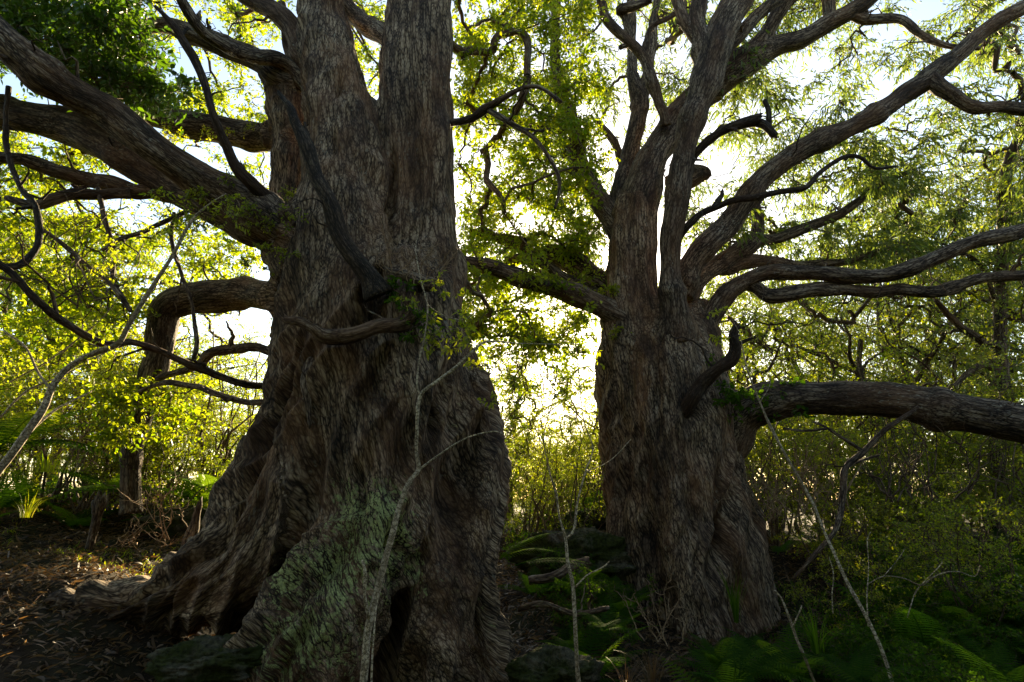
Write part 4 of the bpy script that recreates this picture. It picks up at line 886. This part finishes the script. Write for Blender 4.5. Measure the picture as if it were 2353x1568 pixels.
def twiggy(name, label, cen, rad_px, Y, n, mat, seed, up=.6, L=.5, k2=3):
    rng = np.random.default_rng(seed); c, s = P(*cen, Y); t = thing(name, label, 'dead twigs', tuple(float(v) for v in c))
    Pt, Rd = [], []
    for i in range(n):
        o = c + np.array([rng.uniform(-1, 1) * rad_px * s, rng.uniform(-.2, .2), 0]); d = unit(np.array([rng.normal() * .6, rng.normal() * .25, up])); LL0 = L * rng.uniform(.5, 1.1)
        w_ = np.cumsum(rng.normal(size=(8, 3)) * .03 * L, 0); p = o + d * np.linspace(0, LL0, 8)[:, None] + w_; Pt.append(p); Rd.append(.0058 * np.linspace(1, .3, 8) * L / .5)
        for j in range(k2):
            q = p[rng.integers(2, 7)]; d2 = unit(d + rng.normal(size=3) * .6); w_ = np.cumsum(rng.normal(size=(8, 3)) * .018 * L, 0)
            Pt.append(q + d2 * np.linspace(0, LL0 * rng.uniform(.25, .5), 8)[:, None] + w_); Rd.append(.0034 * np.linspace(1, .35, 8) * L / .5)
    V, Q, bk = batch_tubes(np.array(Pt), np.array(Rd), 4)
    mk('twigs', V, Q, None, [mat], t, attrs={'bk': bk, 'lich': np.zeros(len(V))}); return t
M_STRAW = bark('dry_twig_bark', (0.14, 0.09, 0.05), (0.27, 0.18, 0.11), (0.42, 0.30, 0.20), (0.25, 0.14, 0.08), scale=2, bump=.002, speck=0)
twiggy('dead_twigs', 'spray of fine dry twigs against the middle of the nearer trunk', (950, 640), 60, 4.6, 16, M_STRAW, 61, up=.9, L=.36, k2=9)
twiggy('dead_twigs', 'dry twigs draped on the bark above the curved dead branch', (900, 560), 40, 4.7, 6, M_STRAW, 62, up=.5, L=.25, k2=6)
twiggy('dead_shrub', 'pale leafless shrub standing in the sunlit hollow left of the nearer trunk', (400, 1240), 40, 6.9, 5, M_STRAW, 63, up=1.1, L=.75, k2=5)
twiggy('dead_shrub', 'leafless twigs in the leaf litter near the left stub', (330, 1255), 60, 6.7, 9, M_STRAW, 64, up=.5, L=.5, k2=4)
twiggy('dead_shrub', 'low leafless bush right of the spreading trunk', (1760, 1190), 50, 8.0, 14, M_STRAW, 65, up=1.2, L=.9, k2=5)
twiggy('dead_shrub', 'tangle of dead stems below the arching limb', (1900, 1180), 80, 8.6, 16, M_STRAW, 66, up=1.2, L=1.1, k2=5)
twiggy('dead_shrub', 'dry stems leaning at the foot of the spreading trunk', (1530, 1480), 50, 5.9, 9, M_STRAW, 67, up=.9, L=.6, k2=3)
twiggy('dead_shrub', 'thin bare stems on the crest between the giants', (1230, 1200), 80, 9.6, 14, M_STRAW, 68, up=1.2, L=.7, k2=4)
twiggy('dead_shrub', 'brown brush on the bank behind the left sapling', (120, 1080), 90, 8.0, 14, M_STRAW, 69, up=.9, L=.8, k2=4)

twiggy('dead_twigs', 'dead wiry twigs crossing the left side of the view below the big limbs', (150, 700), 110, 5.2, 9, M_TWIG, 170, up=.5, L=.9, k2=6)
twiggy('dead_twigs', 'fine bare twigs against the glow in the gap between the giants', (1230, 900), 70, 7.5, 9, M_TWIG, 171, up=.8, L=.8, k2=6)
twiggy('dead_shrub', 'bare stems tangled under the arching limb at the far right', (2150, 1150), 110, 7.5, 14, M_TWIG, 172, up=1.0, L=1.2, k2=6)
# ---------------------------------------------------------------- tufts of blades
def tuft(name, label, cat, px, py, Y, n, L, W, mat, seed, spread=.6, r=.06, group=None, loc=None):
    rng = np.random.default_rng(seed); c = P(px, py, Y)[0] if loc is None else np.array(loc); t = thing(name, label, cat, tuple(float(v) for v in c), group)
    K = 7; tt = np.linspace(0, 1, K); an = rng.uniform(0, 6.28, n); h = rng.uniform(.6, 1.1, n) * L; sp = rng.uniform(.2, 1, n) * spread
    o = c + np.stack([np.cos(an) * r, np.sin(an) * r, 0 * an], 1) * rng.uniform(0, 1, (n, 1))
    d = np.stack([np.cos(an), np.sin(an), 0 * an], 1)
    Pt = o[:, None] + d[:, None] * (h * sp)[:, None, None] * (tt ** 1.6)[None, :, None] + np.array([0, 0, 1.0]) * (h[:, None] * (tt[None] * (1 - .5 * sp[:, None] * tt[None] ** 1.5)))[..., None]
    sd_ = np.stack([-np.sin(an), np.cos(an), 0 * an], 1)[:, None] * (W * .5 * (1 - tt ** 2) + .0006)[None, :, None]
    V = np.stack([Pt - sd_, Pt + sd_], 2).reshape(-1, 3); b = np.arange(n)[:, None] * K * 2 + np.arange(K - 1)[None] * 2
    Q = np.stack([b, b + 1, b + 3, b + 2], -1).reshape(-1, 4)
    mk('blades', V, Q, None, [mat], t, attrs={'rv': np.repeat(rng.uniform(0, 1, n), K * 2), 'bk': np.zeros_like(V)}); return t
tuft('sedge', 'sedge clump with long arching shiny blades right of the broken stick', 'sedge', 1880, 1500, 4.9, 34, .42, .010, M_FERN, 71, .9)
tuft('sedge', 'dry brown sedge clump in front of the spreading trunk', 'sedge', 1500, 1575, 4.8, 30, .34, .008, M_DRY, 72, .9)
tuft('sedge', 'dry fallen blades in the bottom of the gully', 'sedge', 1440, 1600, 4.7, 24, .3, .008, M_DRY, 73, 1.1)
tuft('grass_tuft', 'bright grass tuft on the lit bank at the left edge', 'grass tuft', 60, 1190, 6.0, 40, .28, .007, M_LIME, 74, .8)
tuft('grass_tuft', 'grass tuft higher up the bank behind the left sapling', 'grass tuft', 110, 1085, 7.0, 60, .3, .008, M_LEAF, 75, .9, r=.3)
tuft('sedge', 'upright green blades standing against the spreading trunk', 'sedge', 1690, 1430, 6.6, 22, .6, .012, M_FERN, 76, .4)

# ---------------------------------------------------------------- creepers on the limbs
def creeper(label, regs, seed, mat, LL, LW, rc=.09, per=6, nleaf=6, name='creeper', **k):
    rng = np.random.default_rng(seed); tg = scatter(regs, rng); c = tg.mean(0); t = thing(name, label, 'creeper', tuple(float(v) for v in c))
    nd = np.hstack([tg[:3], np.full((3, 1), .01)])
    foliage('leaves', t, nd, tg[3:], rng, rc=rc, per=per, nleaf=nleaf, LL=LL, LW=LW, mats=[M_TWIG, mat], r0=.002, wig=.2, bsides=4, **k); return t
creeper('small-leaved green creeper hanging under the big left limb where it meets the trunk', [(560,480,690,620,5.1,5.4,30),(420,400,600,520,4.95,5.3,24)], 81, M_LEAF, .03, .016)
creeper('small creeper along the upper side of the rear horizontal limb', [(350,285,620,330,6.4,6.7,18)], 82, M_LEAF, .03, .016)
creeper('fine creeper sprigs on the rear left stem', [(640,380,700,520,5.9,6.2,14)], 83, M_LEAF, .03, .016)
creeper('fresh green sprouts in the fork of the spreading tree', [(1370,650,1420,700,7.9,8.2,9),(1400,745,1440,780,7.8,8.0,5)], 84, M_LIME, .05, .025)
creeper('broad-leaved ivy over the base of the low arching limb', [(1660,880,1860,960,7.3,7.8,26),(1630,820,1680,940,7.4,7.9,12)], 85, M_FERN, .07, .05, rc=.12, per=4, nleaf=4)
creeper('leafy sprig growing low on the spreading trunk', [(1480,1320,1540,1390,7.2,7.4,7)], 86, M_FERN, .03, .015)
creeper('green seedling leaves on the nearer trunk above the curved dead branch', [(900,640,1000,780,4.85,5.05,16)], 87, M_FERN, .05, .022)

# ---------------------------------------------------------------- rocks, logs, stump
def rock(name, label, cat, px, py, Y, size, seed, mat=None):
    rng = np.random.default_rng(seed); c, _ = P(px, py, Y)
    n1, n2 = 120, 80; u = np.linspace(0, 2 * math.pi, n1, endpoint=False); v = np.linspace(.05, math.pi - .05, n2)
    U, Vv = np.meshgrid(u, v); d = np.stack([np.cos(U) * np.sin(Vv), np.sin(U) * np.sin(Vv), np.cos(Vv)], -1).reshape(-1, 3)
    r = 1 + .35 * noise(d * 1.6 + seed) + .14 * noise(d * 4 + seed) + .09 * noise(d * 10 + seed) + .05 * noise(d * 24) + .03 * noise(d * 50)
    V = c + d * r[:, None] * np.array(size); i = np.arange(n2 - 1)[:, None] * n1; j = np.arange(n1)[None]; j2 = (j + 1) % n1
    Q = np.stack([i + j, i + n1 + j, i + n1 + j2, i + j2], -1).reshape(-1, 4)
    T = np.vstack([np.stack([np.zeros(n1 - 2, int), np.arange(1, n1 - 1), np.arange(2, n1)], 1), (n2 - 1) * n1 + np.stack([np.zeros(n1 - 2, int), np.arange(2, n1), np.arange(1, n1 - 1)], 1)])
    return tag(mk(name, V, Q, T, [mat or M_MOSS], loc=tuple(c)), label, cat)
rock('mossy_boulder', 'mossy boulder nestled against the foot of the nearer tree', 'boulder', 500, 1530, 4.6, (.42, .3, .16), 91)
rock('mossy_boulder', 'moss-covered boulder at the bottom of the gully', 'boulder', 1270, 1560, 4.9, (.3, .25, .2), 93)
rock('mossy_boulder', 'mossy stone on the crest between the giants', 'boulder', 1345, 1212, 9.2, (.42, .3, .22), 94)
rock('mossy_boulder', 'rounded dark mound below the crest beside the spreading trunk', 'boulder', 1320, 1285, 8.0, (.7, .4, .35), 95)
rock('mossy_boulder', 'dark mound under the broad fern at the back of the lit hollow', 'boulder', 420, 1200, 8.4, (.6, .35, .2), 96)
for lab, pts in [('mossy fallen log lying across the crest between the giants', [(1200,1262,8.3,14),(1260,1250,8.3,17),(1330,1240,8.4,17),(1390,1236,8.6,16)]),
                 ('short reddish broken log in the gully under the long fern frond', [(1215,1335,7.0,10),(1270,1325,7.0,12),(1310,1300,7.1,13),(1345,1290,7.2,12)]),
                 ('thin root lying in the gully floor near the spreading trunk', [(1190,1400,6.0,8),(1250,1390,6.0,8),(1320,1410,6.0,7),(1400,1400,6.1,6)])]:
    c, _ = P(*pts[0][:3]); t = thing('fallen_log', lab, 'log', tuple(float(v) for v in c)); limb_mesh('log', pts, t, M_LIMB, broken=True, attrs_extra=lambda V: {'lich': np.full(len(V), .35)})
c, _ = P(440, 1240, 7.0); t = thing('stump', 'small split reddish stump in the sunlit hollow', 'stump', tuple(float(v) for v in c))
limb_mesh('base', [(432,1262,7.0,18),(440,1230,7.0,15),(447,1205,7.0,12),(452,1180,7.0,9),(458,1160,7.0,7),(460,1150,7.0,4)], t, M_LIMB, broken=True)
c, _ = P(225, 1230, 7.2); t = thing('tree_fern_stump', 'short reddish fibrous trunk leaning in the sunlit hollow', 'stump', tuple(float(v) for v in c))
limb_mesh('base', [(205,1262,7.2,9),(215,1225,7.2,9),(225,1190,7.2,12),(232,1165,7.2,18),(235,1150,7.2,14)], t, M_LIMB, broken=True)

# ---------------------------------------------------------------- leaf litter and ground cover
rg = np.random.default_rng(900)
def litter(n, x0, x1, y0, y1, L0, L1, mat, name, kind='stuff', label=None, flat=.35, w=.22, dens=None):
    X = rg.uniform(x0, x1, n); Y = rg.uniform(y0, y1, n)
    if dens is not None:
        keep = rg.uniform(0, 1, n) < dens(X, Y); X, Y = X[keep], Y[keep]; n = len(X)
    Z = ground_z(X, Y) + rg.uniform(.003, .04, n); an = rg.uniform(0, 6.28, n)
    L = rg.uniform(L0, L1, n); K = 5; tt = np.linspace(0, 1, K)
    d = np.stack([np.cos(an), np.sin(an), rg.normal(size=n) * flat], 1); sd_ = unit(np.stack([-np.sin(an), np.cos(an), rg.normal(size=n) * .7], 1)); up = np.cross(d, sd_)
    cv = rg.uniform(-.35, .35, n)
    C = np.stack([X, Y, Z], 1)[:, None] + d[:, None] * (L[:, None] * tt)[..., None] + sd_[:, None] * ((cv * L)[:, None] * (tt * (1 - tt) * 2))[..., None] + up[:, None] * ((rg.uniform(-.2, .5, n) * L)[:, None] * tt * (1 - tt))[..., None]
    hw = (L * w * .5)[:, None] * np.sin(np.clip(tt, .04, .98) * math.pi) ** .7
    V = np.stack([C - sd_[:, None] * hw[..., None], C + sd_[:, None] * hw[..., None]], 2).reshape(-1, 3); b = np.arange(n)[:, None] * K * 2 + np.arange(K - 1)[None] * 2
    Q = np.stack([b, b + 1, b + 3, b + 2], -1).reshape(-1, 4)
    o = mk(name, V, Q, None, [mat], attrs={'rv': np.repeat(rg.uniform(0, 1, n), K * 2), 'bk': np.zeros_like(V)})
    tag(o, kind=kind)
    if label: o['label'] = label
    return o
litter(80000, -9, 7, 3.0, 11.5, .035, .12, M_DRY, 'leaf_litter', label='brown dry leaves scattered over the bank and the gully floor')
def grassy(n, x0, x1, y0, y1, h, name, label, mat):
    X = rg.uniform(x0, x1, n); Y = rg.uniform(y0, y1, n); k = noise(np.stack([X * .8, Y * .8, 0 * X], 1)) > -.05; X, Y = X[k], Y[k]; n = len(X)
    Z = ground_z(X, Y) - .01; p = np.stack([X, Y, Z], 1); d = rg.normal(size=(n, 3)) * .5; d[:, 2] = 1
    V, Q, kk = leaf_mesh(p, d, rg.normal(size=(n, 3)), rg.uniform(.4, 1, n) * h, np.full(n, .010), rg, True, .25)
    tag(mk(name, V, Q, None, [mat], attrs={'rv': np.repeat(rg.uniform(0, 1, n), kk), 'bk': np.zeros_like(V)}), label, kind='stuff')
grassy(9000, -9, -2.5, 6.5, 11, .14, 'grass', 'short grass and seedlings growing along the top of the left bank', M_LEAF)
grassy(26000, 2.4, 12, 3.6, 12, .22, 'undergrowth', 'tangled dark low ground cover right of the spreading trunk', M_FERN)

# ---------------------------------------------------------------- more wood behind the camera, unseen, added to cut the ambient light
def shade_wood_around():
    rng = np.random.default_rng(33); Pt, Rd, tg = [], [], []
    for i in range(52):
        a = rng.uniform(math.radians(165), math.radians(375)); d = rng.uniform(5.0, 14); x, y = d * math.cos(a), 1.0 + d * math.sin(a)
        h = rng.uniform(9, 13); z = np.linspace(-.5, h * .8, 8); w_ = np.cumsum(rng.normal(size=(8, 2)) * .2, 0)
        Pt.append(np.stack([x + w_[:, 0], y + w_[:, 1], z], 1)); Rd.append(.28 * (1 - .7 * np.linspace(0, 1, 8)))
        u = unit(rng.normal(size=(60, 3))) * rng.uniform(.3, 1, (60, 1)) ** .4
        tg.append(np.array([x, y, h * .5]) + u * np.array([3.2, 3.2, h * .5]))
    for i in range(420):  # low leaves close behind the camera, added to darken the foreground
        a = rng.uniform(math.radians(185), math.radians(355)); d = rng.uniform(2.6, 6.5); tg.append(np.array([[d * math.cos(a), d * math.sin(a), rng.uniform(.1, 3.4)]]))
    V, Q, bk = batch_tubes(np.array(Pt), np.array(Rd), 7); tg = np.vstack(tg); m = 34
    tg = tg[~((np.abs(tg[:, 0]) < 2.2) & (np.abs(tg[:, 1]) < 1.8) & (tg[:, 2] < 5)) & (tg[:, 1] < 0.8) & ((tg[:, 1] < -1.3) | (np.abs(tg[:, 0]) > 7))]
    n = len(tg) * m; p = np.repeat(tg, m, 0) + rng.normal(size=(n, 3)) * .5
    lV, lQ, k = leaf_mesh(p, rng.normal(size=(n, 3)), rng.normal(size=(n, 3)), rng.uniform(.14, .24, n), rng.uniform(.07, .12, n), rng, True)
    VV = np.vstack([V, lV]); mi = np.r_[np.zeros(len(Q)), np.ones(len(lQ))]
    tag(mk('shade_forest', VV, np.vstack([Q, lQ + len(V)]), None, [M_LIMB, M_LEAF], matidx=mi, attrs={'bk': np.vstack([bk, np.zeros((len(lV), 3))]), 'lich': np.zeros(len(VV)), 'rv': rng.uniform(0, 1, len(VV))}),
        'unseen wood added behind the camera to darken the trunks and ground', kind='stuff')
shade_wood_around()
